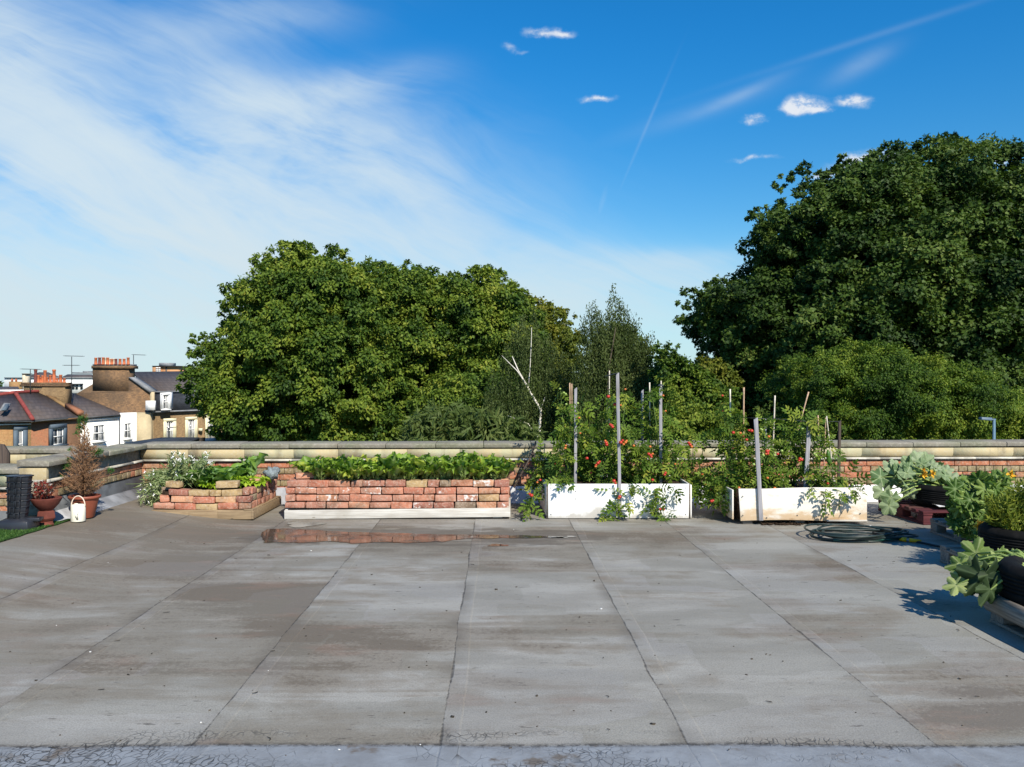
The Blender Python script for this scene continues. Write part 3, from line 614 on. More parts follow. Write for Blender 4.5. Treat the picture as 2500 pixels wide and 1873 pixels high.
weep('birch_tree','taller silver birch with feathery grey-green top right of centre',[(1408,850),(1418,780),(1436,765),(1452,732),(1463,722),(1472,770),(1486,745),(1493,705),(1501,703),(1512,742),(1530,748),(1540,790),(1556,782),(1572,825),(1590,812),(1604,870),(1618,900),(1642,1000),(1650,1120),(1400,1120),(1395,900)],33,
  [(1480,1120),(1482,1000),(1490,900),(1500,800)],2700,2,leaf=.085,barkm='bark')

# ------------------------------------------------------------------ houses at the left
def brickfar(name,c1,c2,c3):
    t=T(name); P=t.pos(); x,y,z=t.sep(P); s=t.m('ADD',t.m('MULTIPLY',x,.6),y)
    cz=t.m('FLOOR',t.m('DIVIDE',z,.09)); n=t.noise(t.vec(t.m('MULTIPLY',s,4.),cz,0),1.,3,.7); n2=t.noise(P,.5,4)
    c=t.mix(t.ss(n,.42,.58),c1,c2); c=t.mix(t.ss(n2,.42,.68,0,.7),c,c3); n3=t.noise(t.vs(P,(3,3,7)),1.3,5,.8); c=t.mix(t.ss(n3,.5,.7,0,.5),c,tuple(q*.45 for q in c2)); c=t.mix(t.ss(n3,.42,.32,0,.35),c,tuple(min(1,q*1.7) for q in c1))
    fz=t.m('FRACT',t.m('DIVIDE',z,.09)); c=t.mix(t.ss(fz,.0,.22,.35,0),c,(.4,.34,.25))
    return t.out(t.pbr(c,.9,.2))
MAT['hb_red']=brickfar('house_red_brick',(.34,.135,.07),(.27,.12,.065),(.24,.15,.08))
MAT['hb_yel']=brickfar('house_yellow_brick',(.37,.24,.10),(.27,.16,.07),(.38,.18,.08))
MAT['hb_stock']=brickfar('house_stock_brick',(.27,.18,.09),(.19,.125,.065),(.13,.088,.05))
MAT['hb_dark']=brickfar('sooty_stock_brick',(.24,.14,.07),(.14,.085,.05),(.075,.052,.035))
MAT['beige']=simple('beige_render',(.46,.38,.24),.85,.2,.2,.8)
MAT['ridge']=simple('red_ridge_tile',(.27,.06,.05),.8,.2,.2,3)
MAT['lead']=simple('grey_lead',(.22,.23,.24),.7,.3,.2,2)
def slatemat():
    t=T('slate_roof'); P=t.pos(); x,y,z=t.sep(P)
    rows=t.m('FRACT',t.m('MULTIPLY',z,5.)); s=t.m('ADD',x,t.m('MULTIPLY',y,.7))
    n=t.noise(t.vec(t.m('MULTIPLY',s,3.2),t.m('FLOOR',t.m('MULTIPLY',z,5.)),0.),1.,2); n2=t.noise(P,.7,4)
    c=t.mix(t.ss(n,.35,.65),(.072,.062,.062),(.105,.088,.085)); c=t.mix(t.ss(n2,.5,.7,0,.6),c,(.085,.062,.05))
    c=t.mix(t.ss(rows,.0,.2,.6,0),c,(.03,.028,.03)); return t.out(t.pbr(c,.7,.3))
MAT['slate']=slatemat()
MAT['mansard']=simple('dark_mansard_slate',(.035,.04,.05),.6,.3,.3,3)
def wallq(pts,back,mat,name,parent,off=(0,0,0),v=.5):   # pts list of (px,py,d)
    m=MB(); P=np.array([W(*p) for p in pts])
    m.prism(P,back,v); return m.build(name,mat,parent)
def pot(x,y,z,h,r,mat,parent,tall=False):
    m=MB(); m.lathe([(r*1.15,0),(r*1.2,h*.06),(r,h*.1),(r*.82,h*.85),(r*.98,h*.88),(r*1.0,h*.97),(r*.8,h)],(x,y,z),10,cap=False); m.lathe([(r*.78,h*.9),(.001,h*.9)],(x,y,z),10,cap=False)
    return m.build('chimney_pot',mat,parent,smooth=False)
def win(p0,p1,ptop,pbot,d0,d1,parent,surr,sw,nx=2,ny=2,framew=.06,arch=False,blind=False):
    # sash window on a facade from (p0,d0) to (p1,d1); ptop,pbot at p0
    a=W(p0,ptop,d0); b=W(p1,ptop,d1); b[2]=a[2]; zb=W(p0,pbot,d0)[2]; h=a[2]-zb
    ax=(b-a); Lw=np.linalg.norm(ax); ax/=Lw; nrm=np.array([ax[1],-ax[0],0]);  # facing towards the camera side
    if nrm@np.array([0,-1,0])<0 and nrm@np.array([1,0,0])<0: nrm=-nrm
    ang=math.atan2(ax[1],ax[0]); c=(a+b)/2; c[2]=zb
    wdw=bpy.data.objects.new('window',None); COL.objects.link(wdw); wdw.parent=parent
    inv=-np.array(parent.location); 
    base=c+nrm*.06+inv; wdw.location=base; wdw.rotation_euler=(0,0,ang)
    # local: x along, -y out, z up
    m=MB(); sy=-.02
    if surr:
        m.box((-Lw/2+sw/2,-.05,h/2),(sw,.16,h)); m.box((Lw/2-sw/2,-.05,h/2),(sw,.16,h)); m.box((0,-.052,h-sw/2),(Lw,.165,sw)); 
        m.build('surround',MAT[surr],wdw)
    iw=Lw-2*sw; ih=h-sw
    m=MB(); m.box((0,.02,ih/2),(iw,.02,ih)); m.build('pane',MAT['glass'],wdw)
    if blind:
        m=MB(); m.box((iw*.22,.005,ih*.45),(iw*.4,.01,ih*.9)); m.box((-iw*.32,.005,ih*.45),(iw*.22,.01,ih*.9)); m.build('curtain',MAT['lace'],wdw)
    m=MB(); 
    for q in (-1,1): m.box((q*(iw/2-framew/2),-.01,ih/2),(framew,.05,ih))
    m.box((0,-.012,framew/2),(iw,.055,framew)); m.box((0,-.012,ih-framew/2),(iw,.055,framew)); m.box((0,-.015,ih/2),(iw,.05,framew))
    for q in range(1,nx): m.box((-iw/2+iw*q/nx,-.008,ih/2),(framew*.55,.035,ih))
    for q in range(1,ny):
        if ny>2 or q!=1: m.box((0,-.007,ih*q/ny),(iw,.033,framew*.5))
    m.build('frame',MAT['whitepaint'],wdw)
    m=MB(); m.box((0,-.10,-.05),(Lw+.1,.22,.09)); m.build('sill',MAT['whitepaint'] if not surr else MAT[surr],wdw)
t=T('lace'); MAT['lace']=t.out(t.pbr(t.mix(t.ss(t.noise(t.vs(t.pos(),(9,9,2)),1,3),.4,.6),(.25,.26,.26),(.5,.5,.5)),.9,.1))
def dl(p,pa,da,pb,db): return 1/(1/da+(1/db-1/da)*(p-pa)/(pb-pa))
# house A: red brick with slate hipped roof
def part_poly(pts,vec,mat,name,parent):
    m=MB(); P=np.array([W(*p) for p in pts])-np.array(parent.location); m.prism(P,vec); return m.build(name,MAT[mat],parent)
def pxbox(px0,px1,py0,py1,d,dep,mat,name,parent,bevel=0):
    a=W(px0,py1,d); b=W(px1,py0,d); l=np.array(parent.location)
    m=MB(); c=np.array([(a[0]+b[0])/2,d+dep/2,(a[2]+b[2])/2])-l; m.box(c,(b[0]-a[0],dep,b[2]-a[2])); return m.build(name,MAT[mat],parent)
A=thing('red_brick_house','red brick house with hipped slate roof and blue-grey window surrounds at the left edge','house',tuple(W(75,932,56)*[1,1,0]+[0,0,-10]))
part_poly([(-60,1030,52.2),(76,1027,55),(76,1420,55),(-60,1420,52.2)],(-.4,.5,0),'hb_yel','wall',A)
part_poly([(76,1027,55),(196,1018,60.2),(196,1390,60.2),(76,1420,55)],(-.5,.3,0),'hb_red','wall',A)
part_poly([(-60,1036.5,52.1),(76,1033.6,54.9),(76,1036.5,54.9),(-60,1039.5,52.1)],(.05,-.12,0),'whitepaint','gutter',A)
part_poly([(70,1028.5,54.7),(196,1019,60.),(196,1023,60.),(70,1033,54.7)],(.10,-.06,0),'hb_yel','cornice',A)
RA=part_poly([(-60,1028,51.8),(80,1025.5,54.6),(37,959,58.5),(-60,972,56)],(0,.05,-.12),'slate','roof',A)
part_poly([(80,1025.5,54.6),(194,1016,60.0),(99,956,62),(37,959,58.5)],(0,.05,-.12),'slate','roof',A)
part_poly([(-60,1028,51.75),(80,1025.8,54.5),(194,1016.3,59.9),(194,1020,59.9),(80,1030,54.5),(-60,1032,51.75)],(0,.08,-.02),'metal_dark','gutter',A)
def ridge(a,b,r,mat,parent,name='ridge_tiles'):
    l=np.array(parent.location); m=MB(); p,q=W(*a)-l,W(*b)-l; m.tube([p+(q-p)*k/12 for k in range(13)],[r*(1+.12*(k%2)) for k in range(13)],8); return m.build(name,MAT[mat],parent)
ridge((80,1024,54.5),(37,958.5,58.4),.13,'ridge',A); ridge((37,958.5,58.4),(99,955.5,61.9),.12,'ridge',A); ridge((37,958.5,58.4),(-60,971,56),.12,'ridge',A)
# roof window
rw=part_poly([(-1,1004,53.4),(18,1005,53.9),(27,986,54.9),(11,985,54.4)],(.03,-.10,.04),'lead','roof_window',A)
part_poly([(3,1003,53.2),(15,1003,53.6),(23,988,54.4),(13,988,54.1)],(.03,-.05,.04),'bluegrey','glazing',A)
part_poly([(99,955,61.8),(192,1012.5,59.8),(194,1018,59.8),(99,966,61.8)],(.25,.25,0),'hb_yel','parapet_gable',A)
part_poly([(158,985,60.4),(190,1004,59.6),(190,1014,59.6),(158,996,60.4)],(.28,.3,0),'hb_red','parapet_gable',A)
ch=pxbox(58,158,941,1000,61.5,.9,'hb_stock','chimney',A)
pxbox(48,160,939,944,61.42,1.1,'hb_dark','chimney',A); pxbox(51,159,934,939,61.46,1.0,'hb_dark','chimney',A)
rr=random.Random(4)
for (p,top,hw,mt) in ((87,902,4,'potdark'),(94,916,3.5,'pot'),(101,921,3.5,'pot'),(104,917,3,'pot'),(110,904,4,'pot'),(115,921,3.5,'pot'),(123,916,3.5,'pot'),(132,902,4.2,'pot'),(140,924,3,'pot'),(148,915,4,'pot'),(157,924,3.5,'pot')):
    dd=61.7+rr.uniform(0,.5); b=W(p,935,dd); hgt=(935-top)*dd/F; l=np.array(ch.parent.location)
    pot(*(b-l),hgt,hw*dd/F,MAT[mt],ch)
win(31,64,1041,1120,dl(31,-60,52.2,76,55),dl(64,-60,52.2,76,55),A,'bluegrey',.26,2,2,blind=False)
win(117,158,1037,1088,dl(117,76,55,196,60.2),dl(158,76,55,196,60.2),A,'bluegrey',.3,2,2,blind=True)
# house B: white rendered, lower
B=thing('white_house','white rendered house with dark slate roof between the brick houses','house',tuple(W(240,932,62)*[1,1,0]+[0,0,-10]))
part_poly([(196,1018,60.2),(292,1013,63.2),(292,1380,63.2),(196,1390,60.2)],(-.3,.5,0),'white','wall',B)
part_poly([(294,1009,63.4),(334,1007,64.6),(334,1370,64.6),(294,1380,63.4)],(-.3,.5,0),'white','wall',B)
part_poly([(334,1007,64.6),(366,1008,64.9),(366,1370,64.9),(334,1370,64.6)],(0,.5,0),'beige','wall',B)
part_poly([(190,1020,59.9),(292,1012.5,63.0),(300,1010,64.5),(188,963,65.5),(166,956,65),(150,985,62)],(0,.1,-.12),'slate','roof',B)
part_poly([(192,1019.5,59.8),(293,1012.5,62.9),(293,1015,62.9),(192,1022.5,59.8)],(.05,-.1,0),'metal_dark','gutter',B)
part_poly([(197,1025,60.1),(291,1019.5,63.1),(291,1021.5,63.1),(197,1027,60.1)],(.05,-.08,0),'white','cornice',B)
part_poly([(291,1020,63.0),(293,1020,63.05),(293,1100,63.05),(291,1100,63.0)],(.04,-.08,0),'metal_dark','downpipe',B)
win(225,253,1038,1078,dl(225,196,60.2,292,63.2),dl(253,196,60.2,292,63.2),B,None,.0,2,2,.07,blind=True)
win(301,318,1033,1071,dl(301,294,63.4,334,64.6),dl(318,294,63.4,334,64.6),B,None,.0,2,2,.07,blind=True)
# house C: stock brick gable with tall chimney and mansard
Cc=thing('brick_terrace_house','tall brown brick house with big chimney stack, mansard roof and cream window surrounds','house',tuple(W(370,932,66)*[1,1,0]+[0,0,-10]))
part_poly([(150,1030,65.6),(186,962,65.6),(226,938,65.6),(226,955,65.6),(314,955,65.6),(314,921,65.6),(366,957,65.6),(374,1010,65.6),(374,1370,65.6),(150,1370,65.6)],(0,.8,0),'hb_dark','gable_wall',Cc)
cs=part_poly([(226,900,65.6),(314,900,65.6),(314,955,65.6),(226,955,65.6)],(0,1.1,0),'hb_dark','chimney',Cc); pxbox(223,318,893,900,65.45,1.4,'hb_dark','chimney',Cc); pxbox(226,316,889,893,65.5,1.3,'lead','chimney',Cc)
for i,(p,mt) in enumerate(((234,'pot'),(243,'potdark'),(252,'pot'),(263,'pot'),(273,'pot'),(283,'potdark'),(293,'pot'),(303,'pot'),(313,'pot'),(258,'potpale'),(268,'potpale'),(278,'potpale'))):
    dd=65.5+(.6 if mt=='potpale' else 0); b=W(p,890,dd); l=np.array(Cc.location); pot(*(b-l),(890-(874+rr.uniform(-2,3)))*dd/F,3.7*dd/F,MAT[mt],cs)
part_poly([(313,921,65.4),(322,921,65.4),(372,954,65.4),(366,960,65.4)],(0,1.,0),'lead','gable_coping',Cc)
part_poly([(322,908,71),(560,905,77),(560,955,69.5),(374,958,66)],(0,.1,-.15),'slate','roof',Cc)
part_poly([(374,958,66),(560,954,69.5),(560,998,69),(374,1005,65.4)],(0,.3,0),'mansard','mansard',Cc)
part_poly([(374,955.5,65.9),(560,951.5,69.4),(560,954.5,69.4),(374,958.5,65.9)],(0,-.12,0),'lead','mansard_flashing',Cc)
part_poly([(374,1004,65.3),(560,997,68.9),(560,1000,68.9),(374,1007.5,65.3)],(.1,-.25,0),'lead','gutter',Cc)
part_poly([(374,1006,65.4),(560,999,69),(560,1360,69),(374,1370,65.4)],(0,.4,0),'hb_stock','wall',Cc)
part_poly([(366,957,65.5),(374,957,65.4),(374,1100,65.4),(366,1100,65.5)],(0,.3,0),'beige','quoin',Cc)
for (a,b,tp,bt) in ((398,429,1022,1075),(451,481,1018,1072),(500,529,1014,1074)):
    da=dl(a,374,65.4,560,69); db=dl(b,374,65.4,560,69); win(a,b,tp,bt,da,db,Cc,'cream',.22,3,2,.05,blind=True)
for (a,b,tp,bt) in ((392,415,961,999),(496,516,957,995)):
    da=dl(a,374,65.3,560,68.9); db=dl(b,374,65.3,560,68.9)
    part_poly([(a-1,tp-2,da-.35),(b+1,tp-3,db-.35),(b+1,bt,db-.35),(a-1,bt+1,da-.35)],(0,.5,0),'whitepaint','dormer',Cc)
    win(a+1,b-1,tp,bt,da-.45,db-.45,Cc,'whitepaint',.12,2,2,.05,blind=True)
# hopper and downpipe
l=np.array(Cc.location); m=MB(); a=W(362,1010,65.2)-l; b=W(362,1110,65.2)-l; m.tube([a,b],[.09,.09],8); m.box(a+np.array([0,0,.1]),(.42,.3,.35)); m.build('downpipe',MAT['metal_dark'],Cc)
m=MB(); a=W(368,990,64.6); m.box(a,(22*64.6/F,.25,23*64.6/F)); o=m.build('white_box',MAT['white']); tag(o,'plain white square cabinet fixed high on the end of the mansard roof','cabinet')
# small cream box between the windows
m=MB(); a=W(491,1049,67.4); m.box(a+np.array([0,-.1,0]),(.28,.2,.22)); o=m.build('vent_box',MAT['cream']); tag(o,'small cream box on the brick wall between the second and third windows','box')
# low dark roof in front
Dk=thing('garage','low building with dark sheet roof just above the parapet in front of the houses','shed',tuple(W(400,932,40)*[1,1,0]+[0,0,-10]))
part_poly([(303,1081,38),(340,1086,36),(448,1083,37),(487,1068,42),(470,1067.5,44),(395,1068,44)],(0,.02,-.10),'mansard','roof',Dk)
part_poly([(318,1086,38.1),(483,1071,41.8),(483,1250,41.8),(318,1260,38.1)],(0,1.,0),'dark_wood','wall',Dk)
Dl=thing('lean_to','grey lean-to roof to the right of the dark sheet roof','shed',tuple(W(520,932,46)*[1,1,0]+[0,0,-10]))
part_poly([(487,1080,46),(555,1072,47),(575,1066,52),(500,1070,52)],(0,.02,-.10),'lead','roof',Dl)
part_poly([(490,1082,46.2),(553,1075,47),(553,1230,47),(490,1240,46.2)],(0,1.,0),'mansard','wall',Dl)
# aerials
def aerial(px,pbase,ptop,d,bars,label):
    b=W(px,pbase,d); o=thing('television_aerial',label,'aerial',tuple(b),0,'roof aerials'); 
    m=MB(); tp=W(px,ptop,d)-b; m.tube([(0,0,0),tp],[.035,.028],6); m.build('mast',MAT['metal_dark'],o)
    for (pa,pb,py,slope) in bars:
        a=W(pa,py,d)-b; e=W(pb,py-slope,d)-b; m=MB(); m.tube([a,e],[.022,.022],5)
        n=max(3,int(abs(pb-pa)/5))
        for k in range(n+1):
            q=a+(e-a)*k/n; m.tube([q+np.array([0,-.22,0]),q+np.array([0,.22,0])],[.012,.012],4)
        m.build('antenna_bar',MAT['metal_dark'],o)
aerial(175,975,871,62,[(158,203,869,-1),(156,192,892,0)],'tall television aerial with two crossbars between the chimney stacks')
aerial(74,960,902,60,[(53,98,901,-1)],'thin television aerial left of the clustered chimney pots')
aerial(326,920,867,66.5,[(324,354,866,-1)],'television aerial with one arm right of the tall chimney stack')
aerial(411,1100,1043,44,[(411,429,1044,1)],'small aerial standing in front of the first cream-framed window')
# far buildings
def farblock(name,label,cat,boxes,d):
    o=thing(name,label,cat,tuple(W(boxes[0][0],932,d)*[1,1,0]+[0,0,-10]))
    for (a,b,t0,t1,mt,nm,dep,off) in boxes: pxbox(a,b,t0,t1,d+off,dep,mt,nm,o)
    return o
o=farblock('stucco_terrace','long white stuccoed terrace far behind the clustered chimney','building',[(10,228,922,960,'white','wall',8,0),(10,228,921.5,923.5,'lead','parapet',8.5,-.3),(70,200,936,938,'lead','cornice',1,-.6)],150)
part_poly([(60,921,150),(148,921,150),(118,909,154),(95,909,154)],(0,.3,-.2),'slate','roof',o)
part_poly([(150,921,150),(224,921,150),(224,914,154),(165,914,154)],(0,.3,-.2),'slate','roof',o)
pxbox(176,222,909,912,156,4,'lead','plant_room',o); pxbox(202,212,906,909.5,156,3,'lead','plant_room',o)
for a in (176,184,196): pxbox(a,a+5,938,950,149.8,.5,'glass','window',o)
o=farblock('yellow_brick_block','small yellow brick block in front of the far white terrace','building',[(22,42,932,960,'hb_yel','wall',3,0)],110)
pxbox(27,29,925,932,110.5,.3,'pot','chimney_pot',o); pxbox(37,39,925,932,110.5,.3,'pot','chimney_pot',o)
o=farblock('cream_chimney','pale cream chimney left of the clustered pots','chimney',[(54,61,913,960,'potpale','stack',1.2,0),(53,62,912,914,'hb_dark','cap',1.4,-.1)],95)
o=farblock('grey_roofed_house','grey roofed house at the far left behind the hipped roof','house',[(-20,44,952,1000,'white','wall',3,0)],80)
part_poly([(-30,956,79.5),(52,958,79.5),(44,944,84),(-10,944,84)],(0,.2,-.2),'slate','roof',o)
o=farblock('brick_tower','far orange brick tower block with grey plant room above the slate ridge','building',[(372,391,894,930,'tower','wall',8,0),(391,436,894.5,930,'tower','wall',8,.8),(371,437,893.2,894.6,'metal_dark','parapet',8.6,-.3),(388,417,886,893.5,'lead','plant_room',4,2)],260) if MAT.setdefault('tower',simple('orange_brick',(.52,.28,.14),.9,.2,.1,.2)) else None
for a in (375,381): 
    for yb in (897,901,905): pxbox(a+5,a+10,yb,yb+2.2,259.7,.5,'whitepaint','window',o)
pxbox(404,407,896,930,260.6,.4,'metal_dark','recess',o)  # dark strip proud of the wall, its colour standing in for recess shade
o=farblock('brick_gable','small brick gable house behind the slate ridge beside the plane tree','house',[(449,560,910,930,'hb_yel','wall',6,0)],120)
part_poly([(445,910,119.5),(456,904,119.5),(500,906,119.5),(500,912,119.5)],(0,6,0),'slate','roof',o)
tree('distant_tree','small green tree at the far left edge of the houses',[(-40,930),(-5,918),(10,935),(14,965),(5,985),(-40,985)],90,'dark',L_LOBE,.5,1.2,16,22,1.5,trunk=-12,tr=.2)
# street lamp behind the parapet at right
a=W(2427,1023,15); o=thing('street_lamp','blue-grey street lamp with flat horizontal head rising beyond the parapet at right','lamp',(a[0],15,-10))
m=MB(); m.tube([(0,0,0),(0,0,5),(0,0,a[2]+10)],[.06,.045,.024],10); m.build('pole',simple('blue_grey_paint',(.11,.19,.26),.5,.4,.1),o)
m=MB(); zt=a[2]+10; m.hexa([(-.26,-.06,zt-.015),(-.06,-.05,zt-.03),(-.06,.05,zt-.03),(-.26,.06,zt-.015),(-.25,-.05,zt+.035),(-.05,-.04,zt+.025),(-.05,.04,zt+.025),(-.25,.05,zt+.035)]); m.box((-.02,0,zt-.01),(.10,.035,.03)); m.build('lamp_head',simple('lamp_grey',(.10,.15,.20),.5,.4,.1),o,bevel=.01)

# ================================================================== things on the roof
def brick_row(m,x0,x1,y,z,sag=0.,bl=.235,h=.0745,dep=.11,axis='x',first=None,vr=None,seedoff=0,gap=.010,lean=0):
    x=x0-(first or 0)
    while x<x1-.02:
        L=bl*U(.96,1.03); 
        if random.random()<.10: L*=.55
        a=max(x,x0); b=min(x+L,x1)
        if b-a>.035:
            c=(a+b)/2; tt=(c-x0)/(x1-x0); dz=-sag*4*tt*(1-tt); sl=-sag*4*(1-2*tt)/(x1-x0)
            v=U(0,.72) if random.random()<.86 else U(.72,1)
            if vr: v=vr(tt,v)
            wv=random.random()
            yo=U(-.012,.012); rz=U(-.045,.045)
            if axis=='x': m.box((c,y+dep/2+yo,z+h/2+dz+U(-.002,.002)),(b-a-gap,dep,h-.0075),rz,v,wv,ry=-math.atan(sl)+U(-.012,.012),jit=.006)
            else: m.box((y-dep/2+yo,c,z+h/2+dz),(dep,b-a-gap,h-.005),rz,v,wv,rx=math.atan(sl)+U(-.01,.01),jit=.0035)
        x+=L
# planter 1
px0,px1=-3.90,-2.79; Y0=8.93; Y1=10.02
pl=thing('brick_planter','small square brick planter on a weathered brown pallet at left','planter',((px0+px1)/2,Y0,0)); ox=(px0+px1)/2
m=MB(); m.box((-.36,.02,.055),(.42,.022,.085),jit=.002); m.box((.0,.02,.058),(.34,.022,.078),jit=.002);m.box((.365,.02,.058),(.385,.022,.09),jit=.002)
m.box((0,.06,.104),(1.10,.10,.018),jit=.003); m.build('base_board',MAT['wood_brown'],pl,bevel=.003)
m=MB(); m.box((.544,.55,.062),(.022,1.09,.09)); m.box((.50,.55,.113),(.10,1.09,.016)); m.box((-.544,.55,.06),(.022,1.09,.09)); m.box((0,1.08,.06),(1.1,.022,.09)); m.box((0,.56,.098),(.98,.98,.012)); m.box((-.5,.5,.02),(.09,.9,.03)); m.box((.5,.5,.02),(.09,.9,.03)); m.build('side_board',MAT['wood_brown'],pl,bevel=.003)
m=MB(); zb=.118
brick_row(m,-.54,.52,.035,zb,.006); brick_row(m,-.36,.52,.04,zb+.076,.012,first=.12); brick_row(m,-.375,.50,.045,zb+.152,.018,first=.02,vr=lambda t,v:(.84 if .35<t<.8 else .6)+U(-.04,.04))
m.build('front_brick_wall',MAT['brick'],pl,bevel=.006)
m=MB()
for k in range(4 if True else 3): brick_row(m,.12 if k<3 else .30,1.05,.52,zb+.076*k,.0+.006*k,axis='y',bl=.115 if k!=1 else .2,first=.03*k,gap=.005)
m.build('side_brick_wall',MAT['brick'],pl,bevel=.006)
m=MB(); 
for k in range(3): brick_row(m,.15,1.05,-.40,zb+.076*k,0,axis='y'); brick_row(m,-.5,.5,.98,zb+.076*k,0)
m.build('rear_brick_wall',MAT['brick'],pl,bevel=.006)
for (x,z,L,rz,v) in ((-.33,.152+.0765,.15,-.12,.82),(.25,.228,.235,.05,.83),(-.44,.076,.10,.4,.15)):
    m=MB(); m.box((x,.10,zb+z+.037),(L,.11,.068),rz,v,.1,ry=U(-.03,.03),jit=.004); m.build('loose_brick',MAT['brick'],pl,bevel=.007)
m=MB(); m.box((0,.55,.24),(.95,.9,.16),jit=.01); m.build('soil',MAT['soil'],pl)
# planter 2
x0,x1=GR(694,1268)[0],GR(1246,1268)[0]; YB=9.03; W2=x1-x0
p2=thing('brick_planter','long brick planter on a pale painted board with a row of leafy chard','planter',(x0,YB,0))
m=MB(); m.box((W2/2,.015,.062),(W2,.03,.098),ry=-.011,jit=.002); m.build('base_board',MAT['wood_pale'],p2,bevel=.003)
m=MB(); m.box((W2-.015,.5,.07),(.03,.94,.09)); m.box((.015,.5,.06),(.03,.94,.09)); m.box((W2/2,.55,.105),(W2-.08,.85,.012)); 
for xx in (.12,W2/2,W2-.14): m.box((xx,.5,.028),(.1,.9,.045))
m.build('side_board',MAT['wood_pale'],p2,bevel=.003)
m=MB(); z=.115
for k in range(4):
    brick_row(m,.0+(.0 if k<3 else .01),W2-.01,.02+.006*k,z+.0775*k,.002,first=(.0,.12,.02,.0)[k],vr=(lambda t,v:.97 if .80<t<.86 else v) if k==0 else None)
m.build('front_brick_wall',MAT['brick'],p2,bevel=.006)
m=MB(); 
for k in range(4):
    brick_row(m,.14,.92,W2-.02,z+.0775*k,0,axis='y',first=.1*(k%2)); brick_row(m,.14,.92,.13,z+.0775*k,0,axis='y',first=.1*(k%2)); brick_row(m,.0,W2,.86,z+.0775*k,0,first=.1*(k%2))
m.build('side_brick_wall',MAT['brick'],p2,bevel=.006)
for (xx,v,yy) in ((W2-.06,.6,.5),(.18,.66,.22),(W2-.16,.62,.3)):
    m=MB(); m.box((xx,yy,z+.31+.03),(.22,.11,.06),U(-.5,.5),v,.1,jit=.005); m.build('loose_brick',MAT['brick'],p2,bevel=.007)
m=MB(); m.box((W2/2,.5,.33),(W2-.2,.75,.12),jit=.01); m.build('soil',MAT['soil'],p2)
# white planter 3
def whitemat(name,stain):
    t=T(name); P=t.obj(); n=t.noise(P,3,5,.6); x,y,z=t.sep(P); n2=t.noise(t.vs(P,(1.5,1.5,4)),2.1,5,.65); f=t.noise(P,60,3,.8)
    if stain:
        c=t.mix(t.ss(t.m('ADD',n2,t.ss(z,.0,.34,.16,-.10)),.46,.66),(.76,.72,.64),(.60,.45,.29)); c=t.mix(t.ss(t.m('ADD',n2,t.ss(z,.0,.2,.12,-.12)),.62,.72,0,.7),c,(.42,.27,.14))
    else:
        c=t.mix(t.ss(t.m('ADD',n,t.ss(z,.0,.11,.24,0)),.60,.74,0,.75),(.79,.79,.77),(.46,.43,.38))
    c=t.mix(t.ss(f,.72,.76,0,.7),c,(.12,.1,.08))
    return t.out(t.pbr(c,.6,.3,t.bump(n,.003)))
MAT['wboard']=whitemat('white_painted_board',False); MAT['sboard']=whitemat('stained_white_board',True)
def plank(m,a,b,z0,z1,th=.016,bow=0,n=10,lift=0):   # vertical board between plan points a and b
    a=np.array(a);b=np.array(b); dr=(b-a)/np.linalg.norm(b-a); nr=np.array([dr[1],-dr[0]])
    V=[]
    for i in range(n+1):
        s=i/n; p=a+(b-a)*s; zz=z0+bow*math.sin(s*math.pi*1.5)+lift*s
        for (o_,zc) in ((0,zz),(th,zz),(th,z1),(0,z1)): q=p+nr*o_; V.append((q[0],q[1],zc))
    f=[]
    for i in range(n):
        for k in range(4): f.append((i*4+k,i*4+(k+1)%4,(i+1)*4+(k+1)%4,(i+1)*4+k))
    m.add(V,[np.array(f)[:, ::-1],np.array([[0,1,2,3],[n*4+3,n*4+2,n*4+1,n*4]])])
x3a,x3b=(1338-CX)*9.06/F,(1681-CX)*9.06/F; p3=thing('white_planter','white painted wooden planter full of tall tomato plants','planter',(x3a,9.06,0)); w3=x3b-x3a
for nm,a,b,z0,z1 in (('front_panel',(0,0),(w3,0),.008,.384),('side_panel',(-.045,.93),(-.004,.015),.03,.375),('side_panel',(w3+.022,.012),(w3+.03,.93),.01,.37),('rear_panel',(w3,.94),(0,.94),.02,.37)):
    m=MB(); plank(m,a,b,z0,z1); m.build(nm,MAT['wboard'],p3,bevel=.003)
m=MB(); m.box((-.012,.012,.19),(.012,.03,.37)); m.box((w3+.012,.012,.19),(.016,.03,.375)); m.build('corner_post',MAT['pallet_grey'],p3)
m=MB(); m.box((w3/2,.47,.18),(w3-.04,.88,.34),jit=.01); m.build('soil',MAT['soil'],p3)
for (fx,fz) in ((.03,.05),(.03,.34),(.30,.30),(.30,.22),(1.50,.05),(1.50,.34),(.72,.34),(1.1,.03)):
    m=MB(); m.lathe([(.006,0),(.005,.003),(.001,.004)],(0,0,0),8); o=m.build('screw',MAT['metal_dark'],p3); o.rotation_euler=(R(90),0,0); o.location=(fx,-.0165,fz)
